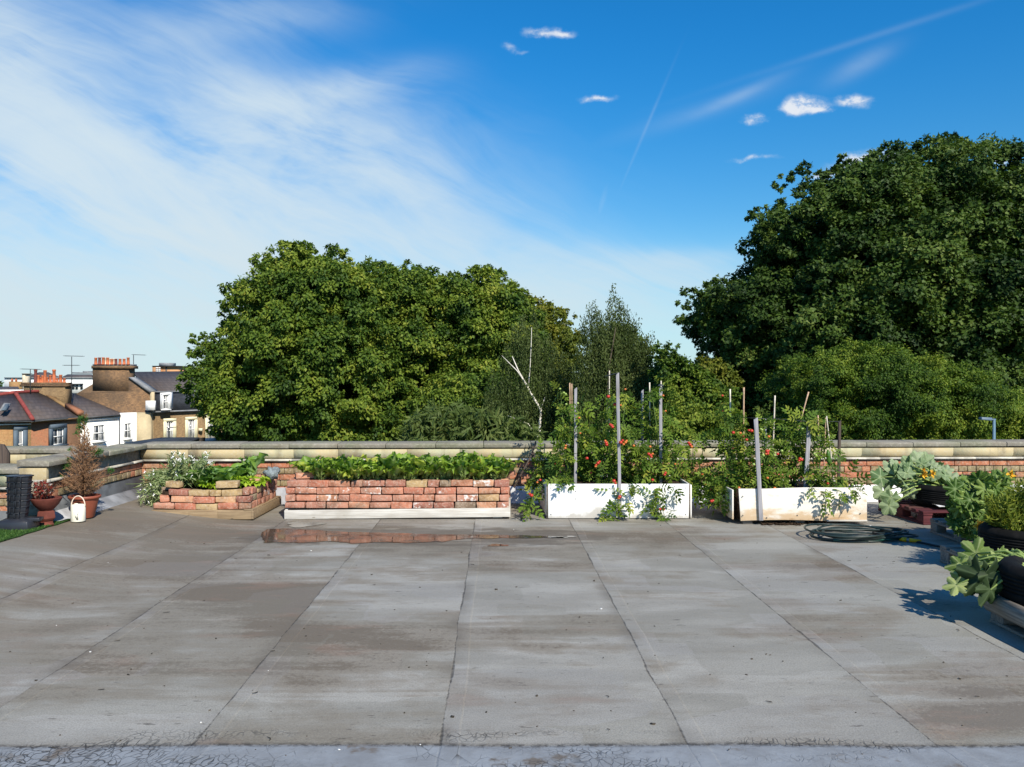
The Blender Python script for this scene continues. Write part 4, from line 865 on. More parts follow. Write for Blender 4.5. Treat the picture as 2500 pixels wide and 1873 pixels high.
# stained planter 4
x4a,x4b=(1800-CX)*8.7/F,(2111-CX)*8.7/F; w4=x4b-x4a; p4=thing('stained_planter','stained cream plywood planter raised on a pallet with tomatoes and a cucumber','planter',(x4a,8.7,0))
m=MB(); V=[]; n=14; f=[]
for i in range(n+1):
    s=i/n; zz=.04+.012*math.sin(s*4.5)+(.0); y=-.012*math.sin(s*math.pi)-.02*(s>.98); zt=.378-.004*math.sin(s*9)+.018*s
    for (yy,zc) in ((y,zz),(y-.014,zz),(y-.014-.0,zt),(y,zt)): V.append((.01+w4*s+(.022*(1-(zc>.2)) if i==0 else 0),yy,zc))
for i in range(n):
    for k in range(4): f.append((i*4+k,(i+1)*4+k,(i+1)*4+(k+1)%4,i*4+(k+1)%4))
m.add(V,[np.array(f),np.array([[0,1,2,3],[n*4+3,n*4+2,n*4+1,n*4]])]); m.build('front_panel',MAT['sboard'],p4,bevel=.002)
for nm,a,b in (('side_panel',(-.035,.98),(-.03,.03)),('side_panel',(w4,.02),(w4,.98)),('rear_panel',(w4,.98),(0,.98))):
    m=MB(); plank(m,a,b,.05,.36); m.build(nm,MAT['sboard'],p4,bevel=.002)
m=MB(); m.box((w4-.20,-.03,.046),(.42,.02,.018)); m.build('lower_board',MAT['wood_pale'],p4)
m=MB(); m.box((w4/2,.5,.2),(w4-.06,.9,.30),jit=.01); m.build('soil',MAT['soil'],p4)
for xx in (w4-.14,w4/2,.12):
    m=MB(); m.box((xx,.10,.018),(.10,.14,.038)); m.box((xx,.85,.018),(.1,.14,.036)); m.build('pallet_block',MAT['pallet_grey'],p4,bevel=.003)
for (fx,fz) in ((.05,.1),(.05,.30),(.3,.075),(.62,.1),(.95,.11),(1.28,.12),(1.28,.28)):
    m=MB(); m.lathe([(.007,0),(.006,.004),(.001,.005)],(0,0,0),8); o=m.build('screw',MAT['metal_dark'],p4); o.rotation_euler=(R(90),0,0); o.location=(fx,-.0275,fz)
m=MB()
for k in range(160): m.box((x4a+U(.25,.95),8.7+U(-.06,.06),U(.003,.014)),(U(.01,.03),U(.01,.03),.012),U(0,3),jit=.004)
tag(m.build('spilt_soil',MAT['soil']),'dark soil spilt under the front of the stained planter','soil',kind='stuff')

# ------------------------------------------------------------------ stakes and canes
def stake(name,label,a,b,wd,dep,mat,group=None,cat='stake'):   # a=(px,py,d) top, b=bottom
    A_=W(*a);B_=W(*b); o=thing(name,label,cat,tuple(B_),0,group); m=MB(); v=A_-B_
    n=9; V=[];f=[]
    for i in range(n+1):
        s=i/n; c=v*s+np.array([U(-.0015,.0015),0,0]); ww=wd/2*(1+U(-.03,.03))
        tz=(0.012 if i==n else 0)
        V+=[c+np.array([-ww,-dep/2,-tz]),c+np.array([ww,-dep/2,tz]),c+np.array([ww,dep/2,tz]),c+np.array([-ww,dep/2,-tz])]
    for i in range(n):
        for k in range(4): f.append((i*4+k,i*4+(k+1)%4,(i+1)*4+(k+1)%4,(i+1)*4+k))
    m.add(V,[np.array(f),np.array([[3,2,1,0],[n*4,n*4+1,n*4+2,n*4+3]])]); m.build('post',MAT[mat],o,bevel=.002); return o
def cane(label,a,b,r,mat='cane'):
    A_=W(*a);B_=W(*b); o=thing('bamboo_cane',label,'cane',tuple(B_),0,'canes in the tomato planters'); m=MB(); n=12
    pts=[(A_-B_)*i/n for i in range(n+1)]; m.tube(pts,[r*(1.12 if i%3==0 else 1) for i in range(n+1)],7); m.build('pole',MAT[mat],o); return o
stake('wooden_stake','grey wooden stake, leftmost in the white planter',(1405.5,948,9.3),(1405,1190,9.3),.032,.02,'stake')
stake('wooden_stake','tallest grey stake, nailed to the middle front of the white planter',(1507.5,912,9.03),(1514,1266,9.03),.034,.02,'stake')
st=stake('wooden_stake','grey wooden stake with a dark cap, right in the white planter',(1613,946,9.3),(1613,1188,9.3),.034,.02,'stake')
m=MB(); m.lathe([(.035,0),(.03,.012),(.012,.022),(.001,.024)],(0,0,0),14); o=m.build('cap',MAT['metal_dark'],st); o.location=tuple(W(1613,943,9.3)-W(1613,1188,9.3))
stake('wooden_stake','grey stake at the back of the white planter with only its top showing',(1568,953,9.85),(1568,1180,9.85),.028,.02,'stake')
cane('thin pink cane, first of the close pair at the left of the white planter',(1391,935,9.6),(1393,1180,9.6),.007); cane('thin pink cane, second of the close pair at the left of the white planter',(1396,937,9.65),(1397,1180,9.65),.006)
cane('pale cane left of the tallest stake in the white planter',(1488,905,9.7),(1486,1180,9.7),.006,'cane_pale'); cane('pale cane left of the capped stake in the white planter',(1586,934,9.7),(1587,1180,9.7),.007,'cane_pale'); cane('short pale cane tip just above the capped stake',(1614,930,9.5),(1614,1180,9.5),.006,'cane_pale')
m=MB(); m.tube([W(1478,919,9.4),W(1490,916,9.2),W(1507,911,9.0)],[.006,.008,.004],6); tag(m.build('dark_tie',MAT['metal_dark']),'dark twisted tie on top of the tallest stake','tie')
stake('wooden_stake','broad grey stake screwed across the front of the stained planter',(1845,1022,8.66),(1858,1271,8.655),.043,.018,'stake')
stake('wooden_stake','broad grey stake with vines, right of centre in the stained planter',(1976,1031,8.95),(1966,1196,8.95),.045,.02,'stake')
stake('wooden_stake','thin dark post at the right of the stained planter',(2049.5,1029,9.4),(2047.5,1185,9.4),.028,.028,'dark_wood')
stake('wooden_stake','dark upright strip standing in for a stake shadow behind the left end of the stained planter',(1780,1080,9.75),(1782,1220,9.75),.045,.03,'dark_wood')  # dark upright added in place of a stake shadow on the parapet
stake('wooden_stake','short grey stake tip behind the cross wire of the stained planter',(1869,1022,9.5),(1869,1185,9.5),.026,.02,'stake')
cane('bright white cane, leftmost over the stained planter',(1782.5,950,9.5),(1785,1190,9.5),.008,'cane_pale'); cane('tall pink cane left of the broad front stake',(1816,946,9.3),(1814,1190,9.3),.009)
cane('greyish cane beside the dark gap above the stained planter',(1892,966,9.6),(1884,1190,9.6),.008,'cane_pale'); cane('brown cane leaning to the right above the vines',(1974,957,9.3),(1910,1190,9.3),.008)
cane('short brown cane tip right of the vine-covered stake',(1997,1014,9.4),(2003,1190,9.4),.007); cane('short cane tip left of the thin dark post',(2016,1020,9.5),(2010,1190,9.5),.007); cane('thin pale cane leaning right past the cucumber',(2018,1016,9.25),(2038,1195,9.25),.006,'cane_pale')
m=MB(); m.tube([W(1815,1020,9.2),W(1846,1021,8.9),W(1900,1024,9.2),W(1960,1027,9.3),W(2010,1029,9.4),W(2050,1029,9.4)],[.003]*6,5); m.tube([W(1866,1018,9.6),W(1920,1025,9.5),W(1975,1030,9.2)],[.003]*3,5); tag(m.build('support_wire',MAT['metal_dark']),'dark wire strung between the stakes of the stained planter','wire')
m=MB(); m.tube([W(1308,1078,9.95),W(1296,1115,9.85),W(1255,1190,9.6)],[.010,.012,.012],6); tag(m.build('slanted_strip',MAT['dark_wood']),'thin dark strip slanting before the parapet left of the white planter','stick')  # thin dark slanting tube just in front of the parapet
m=MB(); m.box(W(1302,1150,9.95)+np.array([0,0,.0]),(.03,.02,.45)); tag(m.build('short_post',MAT['dark_wood']),'short dark upright post against the parapet left of the white planter','post')

# ------------------------------------------------------------------ tomatoes
MAT['tomleaf']=leafmat('tomato_leaf',[(0,(.03,.075,.012)),(.35,(.095,.17,.02)),(.7,(.19,.27,.035)),(1,(.36,.35,.06))],trans=.3,vein=(.16,.22,.05))
MAT['tomred']=simple('ripe_tomato',(.42,.03,.015),.35,.5,.15,8); MAT['tomor']=simple('orange_tomato',(.50,.14,.025),.35,.5,.15,8); MAT['tomgr']=simple('green_tomato',(.28,.38,.09),.3,.5,.15,8)
def sphere_mesh(r,nm,mat):
    m=MB(); pr=[(r*math.sin(a)*(1),-r*.86*math.cos(a)) for a in np.linspace(.02,math.pi-.02,9)]; m.lathe(pr,(0,0,0),12); o=m.build(nm,mat,smooth=True); me=o.data; bpy.data.objects.remove(o); return me
TMS={'r':sphere_mesh(.026,'tomato',MAT['tomred']),'o':sphere_mesh(.022,'tomato',MAT['tomor']),'g':sphere_mesh(.021,'tomato',MAT['tomgr'])}
def tomato_plant(name,label,cl,base,toms,mat='tomleaf',tm=TOM,size=.125,dens=1.5,stems=True,group='tomato plants',cat='plant'):
    b=np.array(base,float); root=thing(name,label,cat,tuple(b),0,group); LP=[];LT=[];LN=[];LS=[]; ms=MB()
    for (px,py,r,*dd) in cl:
        d=dd[0] if dd else U(9.15,9.75); c=W(px,py,d); rr=r*d/F; n=max(4,int(dens*2.1*(r/10)**1.7*3)); g=rnd(n)*(RNG.random((n,1))**.5)*rr; g[:,1]*=1.3
        LP.append(c+g); LT.append(g/rr*.6+rnd(n)*.7+np.array([0,-.15,-.35])); LN.append(rnd(n)*.6+np.array([0,-.35,.6])); LS.append(size*RNG.uniform(.65,1.25,n))
        s0=b+np.array([U(-.04,.04),0,.0]); mid=(s0+c)/2+np.array([U(-.05,.05),U(-.05,.05),.06])
        if stems: ms.tube([s0-b,(s0*.6+mid*.4)-b,mid-b,c-b],[.007,.006,.005,.0025],5)
    P_=np.vstack(LP)-b; MB().scatter(tm,P_,np.vstack(LT),np.vstack(LN),np.concatenate(LS),np.clip(RNG.beta(2,2.2,len(P_)),0,1)).build('foliage',MAT[mat],root) if False else None
    m=MB().scatter(tm,P_,np.vstack(LT),np.vstack(LN),np.concatenate(LS),np.clip(RNG.beta(2,2.2,len(P_)),0,1)); m.build('foliage',MAT[mat],root)
    if stems: ms.build('stem',MAT['stem'],root)
    for (px,py,k,*dd) in toms:
        d=dd[0] if dd else 9.02; o=bpy.data.objects.new('tomato',TMS[k]); COL.objects.link(o); o.parent=root; o.location=tuple(W(px,py,d)-b); s=U(.55,.85); o.scale=(s,s,s)
def T5(X,Y): return (1280+X/4.248,900+Y/4.248)
def T6(X,Y): return (1700+X/4.602,940+Y/4.602)
f5=lambda L,d=9.0:[(*T5(x,y),k,*(rest or (d,))) for x,y,k,*rest in L]
f6=lambda L,d=8.75:[(*T6(x,y),k,*(rest or (d,))) for x,y,k,*rest in L]
tomato_plant('tomato_plant','tomato plant climbing the leftmost stake of the white planter',[(1368,955,12),(1380,985,14),(1418,992,12),(1383,1018,16),(1422,1028,11),(1380,1050,19),(1417,1066,20),(1395,1092,28),(1368,1112,24),(1422,1120,28),(1342,1142,22),(1372,1162,24),(1325,1118,17),(1335,1165,20),(1440,1095,18),(1400,1165,24),(1440,1160,22),(1435,1130,22)],W(1400,1185,9.5),
 f5([(370,210,'g',9.3),(410,250,'g',9.3),(385,262,'g',9.3),(435,370,'g',9.3),(555,360,'g',9.2),(430,265,'g',9.3),(580,670,'o',9.1),(430,800,'o',9.1),(425,825,'o'),(325,985,'r',9.2),(650,930,'r',9.1),(570,510,'o',9.1)]))
tomato_plant('tomato_plant','tomato plant around the tallest stake, trailing down the front of the white planter',[(1480,972,11),(1476,1000,15),(1530,960,10),(1532,1000,13),(1498,1030,18),(1540,1042,14),(1470,1052,17),(1462,1086,24),(1500,1092,26),(1540,1086,24),(1490,1126,26),(1530,1132,26),(1478,1162,22),(1535,1166,20),(1460,1125,20),(1498,1195,9,9.0),(1502,1225,9,9.0),(1490,1240,9,8.98),(1495,1258,8,8.95),(1540,1185,9,8.98),(1553,1190,7,8.95),(1480,1262,7,8.95),(1535,1225,6,8.95)],W(1505,1185,9.5),
 f5([(872,290,'r'),(1048,215,'o'),(905,590,'r',9.05),(890,580,'r',9.1),(915,605,'r',9.05),(850,770,'r'),(840,750,'o'),(855,790,'r'),(1000,765,'r',8.98),(1020,745,'r',8.98),(1050,765,'o',8.98),(1030,785,'o',8.98),(1060,750,'o',9.),(745,1000,'r',9.1),(765,980,'r',9.1),(780,965,'r',9.1),(740,1015,'o',9.1),(945,1190,'r',9.),(930,1165,'r',9.05),(990,1330,'r',8.95),(980,1345,'o',8.95),(940,370,'r',9.1),(1000,380,'o',9.1),(1135,800,'o',9.1),(690,1080,'r',9.2)]))
tomato_plant('tomato_plant','tomato plant around the capped stake with a vine hanging over the white front',[(1560,978,11),(1590,952,10),(1590,1000,16),(1628,985,10),(1630,1020,15),(1590,1045,20),(1640,1052,14),(1600,1090,26),(1640,1092,20),(1580,1130,26),(1630,1130,24),(1600,1165,20),(1655,1150,18),(1560,1100,20),(1565,1160,20),(1612,1190,9,9.0),(1598,1215,10,9.0),(1612,1240,9,8.97),(1592,1230,9,8.97),(1622,1258,8,8.93),(1625,1215,7,8.96),(1605,1262,7,8.93),(1650,1190,6,9.)],W(1605,1185,9.5),
 f5([(1290,885,'r',8.98),(1310,900,'r',8.98),(1330,885,'o',8.98),(1318,915,'r',8.98),(1305,810,'o'),(1465,440,'o'),(1455,1100,'r',9.),(1465,1080,'r',9.),(1330,1155,'r',9.),(1408,1458,'r',8.93),(1440,1458,'r',8.93),(1440,280,'o',9.2),(1565,990,'o',9.1)]))
tomato_plant('tomato_plant','tomato plant sprawling over the gap between the two wooden planters',[(1680,1120,16,9.6),(1700,1152,22,9.5),(1722,1175,20,9.45),(1690,1182,16,9.3),(1742,1195,16,9.4),(1668,1082,9,9.4),(1692,1062,8,9.5),(1718,1066,8,9.6),(1700,1082,8,9.5),(1728,1140,14,9.7),(1745,1165,18,9.3),(1700,1205,8,9.3)],W(1690,1195,9.6),
 f5([(1705,770,'r',9.4),(1720,790,'r',9.4),(1735,810,'o',9.4),(1850,1090,'r',9.4)])+f6([(205,735,'r',9.5),(200,1005,'r',9.5),(100,1110,'o',9.3),(165,1170,'r',9.2)]))
tomato_plant('tomato_plant','straggling tomato stem drooping to the deck at the left end of the white planter',[(1300,1165,12,9.5),(1312,1190,12,9.3),(1296,1212,9,9.1),(1296,1232,7,9.0),(1288,1246,6,8.95),(1320,1150,12,9.6)],W(1330,1188,9.4),f5([(165,1155,'r',9.1),(135,1180,'o',9.1),(75,1315,'r',8.98),(55,1300,'r',9.0)]))
tomato_plant('tomato_plant','bushy tomato plant at the left end of the stained planter',[(1765,985,9,9.3),(1772,1010,12,9.3),(1786,1040,17,9.3),(1803,1060,19,9.3),(1780,1086,22,9.3),(1803,1112,22,9.2),(1790,1146,24,9.1),(1762,1162,22,9.1),(1750,1190,20,9.05),(1742,1212,14,9.),(1770,1212,12,8.9),(1818,1022,11,9.3),(1820,1085,18,9.2),(1825,1140,22,9.1),(1812,1170,20,9.)],W(1800,1195,9.1),
 f6([(293,120,'r',9.3),(300,295,'r',9.3),(415,535,'r',9.),(590,510,'r',8.9),(620,515,'r',8.9),(495,540,'o',9.),(565,615,'r',8.9),(530,580,'o',9.),(412,708,'o',9.),(645,893,'g',8.8),(235,1220,'g',8.9),(345,1230,'g',8.85),(360,1250,'g',8.85),(355,1275,'g',8.85),(170,1305,'r',8.9),(190,1300,'r',8.9),(65,1000,'o',9.2),(480,1155,'o',8.8)]))
tomato_plant('tomato_plant','tomato plant behind the broad front stake of the stained planter',[(1862,1042,13,9.1),(1878,1030,8,9.2),(1870,1070,19,9.1),(1893,1092,18,9.1),(1870,1112,18,9.),(1860,1142,20,9.),(1890,1162,20,8.95),(1850,1172,15,8.95),(1902,1122,15,9.1),(1905,1180,14,8.95)],W(1870,1195,9.1),
 f6([(725,495,'g'),(740,505,'g'),(815,580,'o'),(795,745,'r'),(810,740,'r'),(785,775,'o'),(800,770,'r'),(750,785,'g'),(755,795,'g'),(915,775,'r'),(960,740,'g'),(880,790,'g'),(800,1045,'o'),(880,1160,'o',8.72)]))
tomato_plant('tomato_plant','dark-leaved tomato plant in the middle of the stained planter',[(1922,1050,15,9.2),(1942,1030,14,9.2),(1932,1080,20,9.1),(1950,1102,20,9.1),(1922,1122,16,9.2),(1940,1150,14,9.2),(1962,1062,15,9.1),(1960,1150,14,9.)],W(1930,1195,9.2),f6([(1165,830,'r',8.9),(1155,850,'r',8.9),(1180,840,'r',8.9),(1090,940,'r',9.1)]))
tomato_plant('cucumber_plant','climbing cucumber plant on the right stake, spilling over the stained planter',[(1972,1020,12,8.9),(1990,1014,9,9.),(2005,1040,11,9.),(2012,1070,13,9.),(1992,1100,13,9.),(1990,1142,15,8.95),(2000,1166,16,8.9),(2040,1166,14,8.85),(2075,1166,12,8.85),(2102,1176,8,8.8),(2022,1200,9,8.62),(2050,1200,10,8.64),(2016,1226,6,8.6),(1976,1192,8,8.64),(2085,1192,9,8.64),(2052,1096,6,9.3),(2040,1128,8,9.1)],W(1995,1195,9.),f6([(1325,775,'g',8.9),(1345,790,'g',8.9),(1370,815,'g',8.9),(1380,1050,'g',8.9),(1478,1108,'r',8.8),(1720,1165,'g',8.62),(1755,1120,'g',8.65),(1190,490,'g',8.9)]),group='climbing plants')
r_=[o for o in COL.objects if o.name.startswith('cucumber_plant')][0]; b=np.array(r_.location); m=MB(); m.tube([W(2021,1098,8.95)-b,W(2022,1108,8.95)-b,W(2023,1125,8.95)-b,W(2025,1136,8.95)-b],[.008,.022,.024,.010],10); m.build('cucumber',simple('cucumber_green',(.06,.15,.02),.4,.4),r_,smooth=True)

# ------------------------------------------------------------------ leafy vegetables
MAT['chard']=leafmat('chard_leaf',[(0,(.07,.16,.014)),(.4,(.17,.30,.025)),(.8,(.31,.45,.045)),(1,(.52,.52,.08))],vein=(.33,.42,.16),trans=.35)
MAT['lettuce_dark']=leafmat('romaine_leaf',[(0,(.065,.15,.02)),(.6,(.14,.27,.032)),(1,(.24,.38,.06))],vein=(.28,.42,.18),trans=.3)
MAT['lettuce_lime']=leafmat('lime_lettuce_leaf',[(0,(.22,.36,.02)),(.6,(.34,.48,.03)),(1,(.46,.56,.07))],trans=.35)
def rosette(name,label,loc,mat,tms,n,size,up=.75,group=None,spread=.07,cat='plant'):
    root=thing(name,label,cat,loc,0,group); m=MB()
    for i in range(n):
        a=i*2.399+U(-.3,.3); q=(i/n); out=np.array([math.cos(a),math.sin(a),0]); e=up*(1.25-.8*q)
        tip=out*(.35+.75*q)+np.array([0,0,e])+rnd(1)[0]*.28; nor=-out*.8+np.array([0,0,.5+.5*q])+rnd(1)[0]*.5; 
        m.scatter(tms[i%len(tms)],np.array([out*spread*q+rnd(1)[0]*.018+np.array([0,0,-.03])]),tip[None],nor[None],np.array([size*U(.75,1.15)*(.75+.3*q)]),np.array([U(0,1)*.85+(.15 if q>.8 else 0)]))
    m.build('foliage',MAT[mat],root,smooth=True); return root
ch0=None; rgs=[rosette('chard_plant','leafy green chard plant in the row along the long brick planter',(0,0,0),'chard',STR,34,.30,1.5,'chard plants in the long brick planter') for _ in range(4)]
cs_=[]
for i in range(22):
    s=rgs[i] if i<4 else copy_tree(rgs[i%4]); px=762+i*21.6+U(-5,5); dd=9.22+(.0 if i%2 else .3)+U(-.04,.04); q=W(px,1100,dd); s.location=(q[0],dd,.445); s.rotation_euler=(U(-.12,.12),U(-.12,.12),U(0,6.3)); k=U(.82,1.15)*(1.08 if px>950 else .92); s.scale=(k,k,k)
for j,(px,d,sz,n,lab) in enumerate(((497,9.25,.27,26,'large dark romaine lettuce at the front centre of the small brick planter'),(548,9.3,.27,24,'dark romaine lettuce right of the largest one in the small brick planter'),(520,9.6,.26,22,'dark romaine lettuce at the back of the small brick planter'),(575,9.62,.27,20,'upright dark lettuce at the back right of the small brick planter'))):
    q=W(px,1100,d); rosette('romaine_lettuce',lab,(q[0],d,.36),'lettuce_dark',LET,n,sz*1.05,1.3,'lettuces in the small brick planter')
q=W(612,1100,9.55); rosette('romaine_lettuce','tall bolting leaf standing above the lime lettuce',(q[0],9.55,.42),'lettuce_dark',STR,7,.34,2.2,'lettuces in the small brick planter',spread=.02)
for (px,d,lab,s) in ((575,9.2,'frilly lime-green lettuce left of the corner bricks',.13),(600,9.3,'frilly lime-green lettuce, largest of the lime ones',.15),(628,9.32,'frilly lime-green lettuce nearest the grey stone',.13),(540,9.14,'small lime-green lettuce low at the front edge of the small brick planter',.11),(515,9.12,'flat lime-green lettuce leaves tucked under the romaine',.10)):
    q=W(px,1100,d); rosette('lime_lettuce',lab,(q[0],d,.375),'lettuce_lime',FRI,26,s,.9,'lettuces in the small brick planter',spread=.05)
m=MB(); pr=[(.09*math.sin(a)*(1+.0),-.075*math.cos(a)) for a in np.linspace(.05,math.pi-.05,10)]; m.lathe(pr,(0,0,0),14); 
V=m.V[0]; V*= (1+.22*np.sin(V[:,:1]*60+V[:,1:2]*43+V[:,2:]*57)+RNG.uniform(-.1,.1,(len(V),1))); V[:,0]*=.95
o=m.build('grey_stone',simple('blue_grey_stone',(.20,.235,.25),.9,.2,.4,30,.02)); o.location=tuple(W(663,1156,9.6)); tag(o,'rough blue-grey stone at the back right corner of the small brick planter','stone')
# silvery trailing plant with white flowers
MAT['silver']=leafmat('silver_leaf',[(0,(.12,.18,.06)),(.5,(.23,.30,.12)),(1,(.40,.44,.24))],trans=.2)
MAT['petal']=simple('white_petal',(.85,.85,.84),.7,.2,.03)
root=thing('silver_plant','grey-green trailing plant with white flowers spilling over the left side of the small brick planter','plant',tuple(W(440,1180,9.4)))
b=np.array(root.location); LP=[];LT=[];LN=[]; ms=MB(); fl=[]
for k in range(175):
    tx=U(345,505); ty=1120+ (505-tx)*.30+U(-22,45) if random.random()<.62 else U(1150,1245)
    if ty>1190: tx=U(340,425)
    if ty<1150: tx=U(400,520)
    ty=min(ty,1250); d=U(9.0,9.8) if ty<1195 else U(8.95,9.4)
    e=W(tx,ty,d)-b; s0=np.array([U(-.18,.12),U(-.05,.25),-.02]); mid=(s0+e)/2+np.array([0,0,.09]); ts=np.linspace(0,1,14)[:,None]; cu=(1-ts)**2*s0+2*ts*(1-ts)*mid+ts**2*e
    ms.tube(cu[::2],[.0035]*7,4); tg=np.gradient(cu,axis=0)
    for q in range(3,14):
        nn=3; LP.append(np.repeat(cu[q][None],nn,0)+RNG.normal(0,.006,(nn,3))); LT.append(np.repeat(tg[q][None]/np.linalg.norm(tg[q]),nn,0)*.8+rnd(nn)*.8); LN.append(rnd(nn)+np.array([0,-.3,.8]))
    if random.random()<.3 or ty<1135:
        for _ in range(1 if ty>1135 else 2): fl.append(e+np.array([U(-.03,.03),U(-.03,.03),U(0,.04)]))
for (a,b2) in ((306,1182),(309,1197),(325,1191),(333,1178),(338,1200),(310,1187),(345,1190),(430,1112),(450,1120),(455,1115),(348,1205),(342,1195),(420,1120),(470,1112)): fl.append(W(a,b2,9.3)-b)
P_=np.vstack(LP); MB().scatter(L_NAR,P_,np.vstack(LT),np.vstack(LN),.062*RNG.uniform(.7,1.3,len(P_)),RNG.random(len(P_))).build('foliage',MAT['silver'],root)
for (a,b2) in ((306,1182),(325,1191)): e=W(a,b2,9.3)-b; ms.tube([(-.1,0,0),(e+np.array([-.1,0,0]))/2+np.array([0,0,.0]),e],[.003]*3,4)
ms.build('stem',MAT['silver'],root)
fb=MB(); fb.scatter(L_OV,np.zeros((5,3)),rnd(5)+np.array([0,-.3,.2]),rnd(5)+np.array([0,-.8,.4]),np.full(5,.021)); f0=fb.build('flower',MAT['petal'],root); f0.location=tuple(fl[0])
for e in fl[1:95]: f1=f0.copy(); COL.objects.link(f1); f1.parent=root; f1.location=tuple(e); f1.rotation_euler=(U(-.5,.5),U(-.5,.5),U(0,6))

# ------------------------------------------------------------------ left corner
# turf mat
def turfmat():
    t=T('artificial_turf'); n=t.noise(t.pos(),60,4,.8); n2=t.noise(t.pos(),2.5,4)
    return t.out(t.pbr(t.mix(t.ss(n,.35,.65),(.022,.058,.012),(.05,.105,.022)),.8,.2,t.bump(n,.01)))
tf=thing('turf_mat','green artificial grass mat in the left corner of the roof','mat',(-4.9,7,.14))
m=MB(); ex=[(-1.4,-2.6),(.58,-2.6)]+[(.58+U(-.012,.012),-2.5+.12*i) for i in range(30)]+[(.585,1.15),(.44,1.15),(.44,.965),(-1.4,.96)]
m.prism([(a,b,.002) for a,b in ex],(0,0,.012)); m.build('backing',turfmat(),tf)
N=26000; P_=np.stack([RNG.uniform(-.75,.585,N),RNG.uniform(-1.1,.96,N),np.full(N,.012)],-1); MB().scatter(L_NAR,P_,rnd(N)*.5+np.array([0,0,.8]),rnd(N),.022*RNG.uniform(.7,1.3,N)).build('pile',leafmat('turf_blade',[(0,(.02,.06,.012)),(.7,(.05,.12,.02)),(1,(.10,.17,.04))],.1),tf)
# black tray stack
ts=thing('tray_stack','tall stack of black plastic trays on a wide dark foot at the left','trays',(-4.53,7.62,.153))
ts.scale=(.92,.92,1.0)
def hexring(m,cx,cy,z0,z1,r0,r1,n=8,sq=.85,rot=0):
    V=[]
    for (z,r) in ((z0,r0),(z1,r1)):
        for i in range(n): a=2*math.pi*(i+.5)/n+rot; c,s=math.cos(a),math.sin(a); k=1/max(abs(c),abs(s))**.6; V.append((cx+r*c*k,cy+r*s*k*sq,z))
    m.add(V,[np.array([[i,(i+1)%n,n+(i+1)%n,n+i] for i in range(n)]),np.arange(n)[::-1].reshape(1,n),(n+np.arange(n)).reshape(1,n)],U(0,1))
blk=MAT['traymat']=(lambda t:t.out(t.pbr(t.mix(t.ss(t.noise(t.obj(),22,5,.7),.66,.74),t.mix(t.ss(t.noise(t.obj(),3,3),.3,.7),(.014,.016,.021),(.028,.030,.038)),(.30,.32,.36)),.38,.5)))(T('scuffed_black_plastic'))
z=0.
m=MB(); hexring(m,0,0,0,.075,.175,.165,12,.8); hexring(m,.0,0,.075,.10,.165,.11,12,.8); m.box((.13,.0,.085),(.18,.10,.035),.1,jit=.004); m.build('foot',blk,ts,bevel=.006)
prev=.10; offs=[-.01,-.005,.0,.0,.004,.006,.008]
for k in range(7):
    r=.092+.0035*k; h=.056 if k else .05; cx=offs[k]-.006
    m=MB(); hexring(m,cx,0,prev,prev+h-.010,r*.94,r,8,.85); hexring(m,cx,0,prev+h-.011,prev+h,r*1.09,r*1.11,8,.85)
    for q in (-.5,.1,.62): m.box((cx+q*r*1.05,-r*.93,prev+h/2),(.009,.016,h-.008),0)
    m.box((cx+.9*r*(-1)**k*.3,-r*.98,prev+h*.5),(.008,.012,h*.9),.0); m.build('tray',blk,ts,bevel=.002); prev+=h
MAT['terra2']=simple('shaded_terracotta',(.15,.045,.032),.8,.2,.3,6)  # shade beside the trays put into the terracotta colour
# bowl planter
bp=thing('terracotta_bowl_planter','chipped, shade-darkened terracotta bowl planter on a stacked base between the trays and the conifer','planter',(-4.385,7.80,.142))
m=MB(); m.lathe([(.075,0),(.085,.02),(.072,.035),(.074,.05)],(0,0,0),6,cap=True); m.lathe([(.07,.05),(.100,.085),(.09,.15),(.062,.165)],(0,0,0),6); m.build('base',MAT['terra2'],bp,bevel=.003)
m=MB(); m.lathe([(.062,.165),(.075,.17),(.125,.225),(.158,.285),(.150,.292),(.142,.285),(.11,.23),(.001,.225)],(0,0,0),14,cap=False); m.build('bowl',MAT['terra2'],bp,bevel=.003)
N=420; P_=rnd(N)*RNG.random((N,1))**.5*np.array([.10,.09,.09])+np.array([-.03,0,.33]); rp=thing('red_leaved_plant','small red-leaved plant with pale leaves in the terracotta bowl','plant',(-4.385,7.80,.142))
MB().scatter(L_OV,P_,rnd(N)+np.array([0,0,.5]),rnd(N),.036*RNG.uniform(.6,1.3,N)).build('foliage',leafmat('red_leaf',[(0,(.12,.015,.012)),(.45,(.28,.05,.04)),(.75,(.20,.10,.04)),(.9,(.45,.38,.36)),(1,(.6,.55,.52))],.2),rp)
m=MB()
for k in range(26):
    a=U(0,6.3); m.tube([(0,0,.24),(math.cos(a)*.04,math.sin(a)*.03,.32),(math.cos(a)*U(.06,.15),math.sin(a)*.08,U(.33,.44))],[.003,.002,.001],4)
m.build('twigs',MAT['bark'],rp)
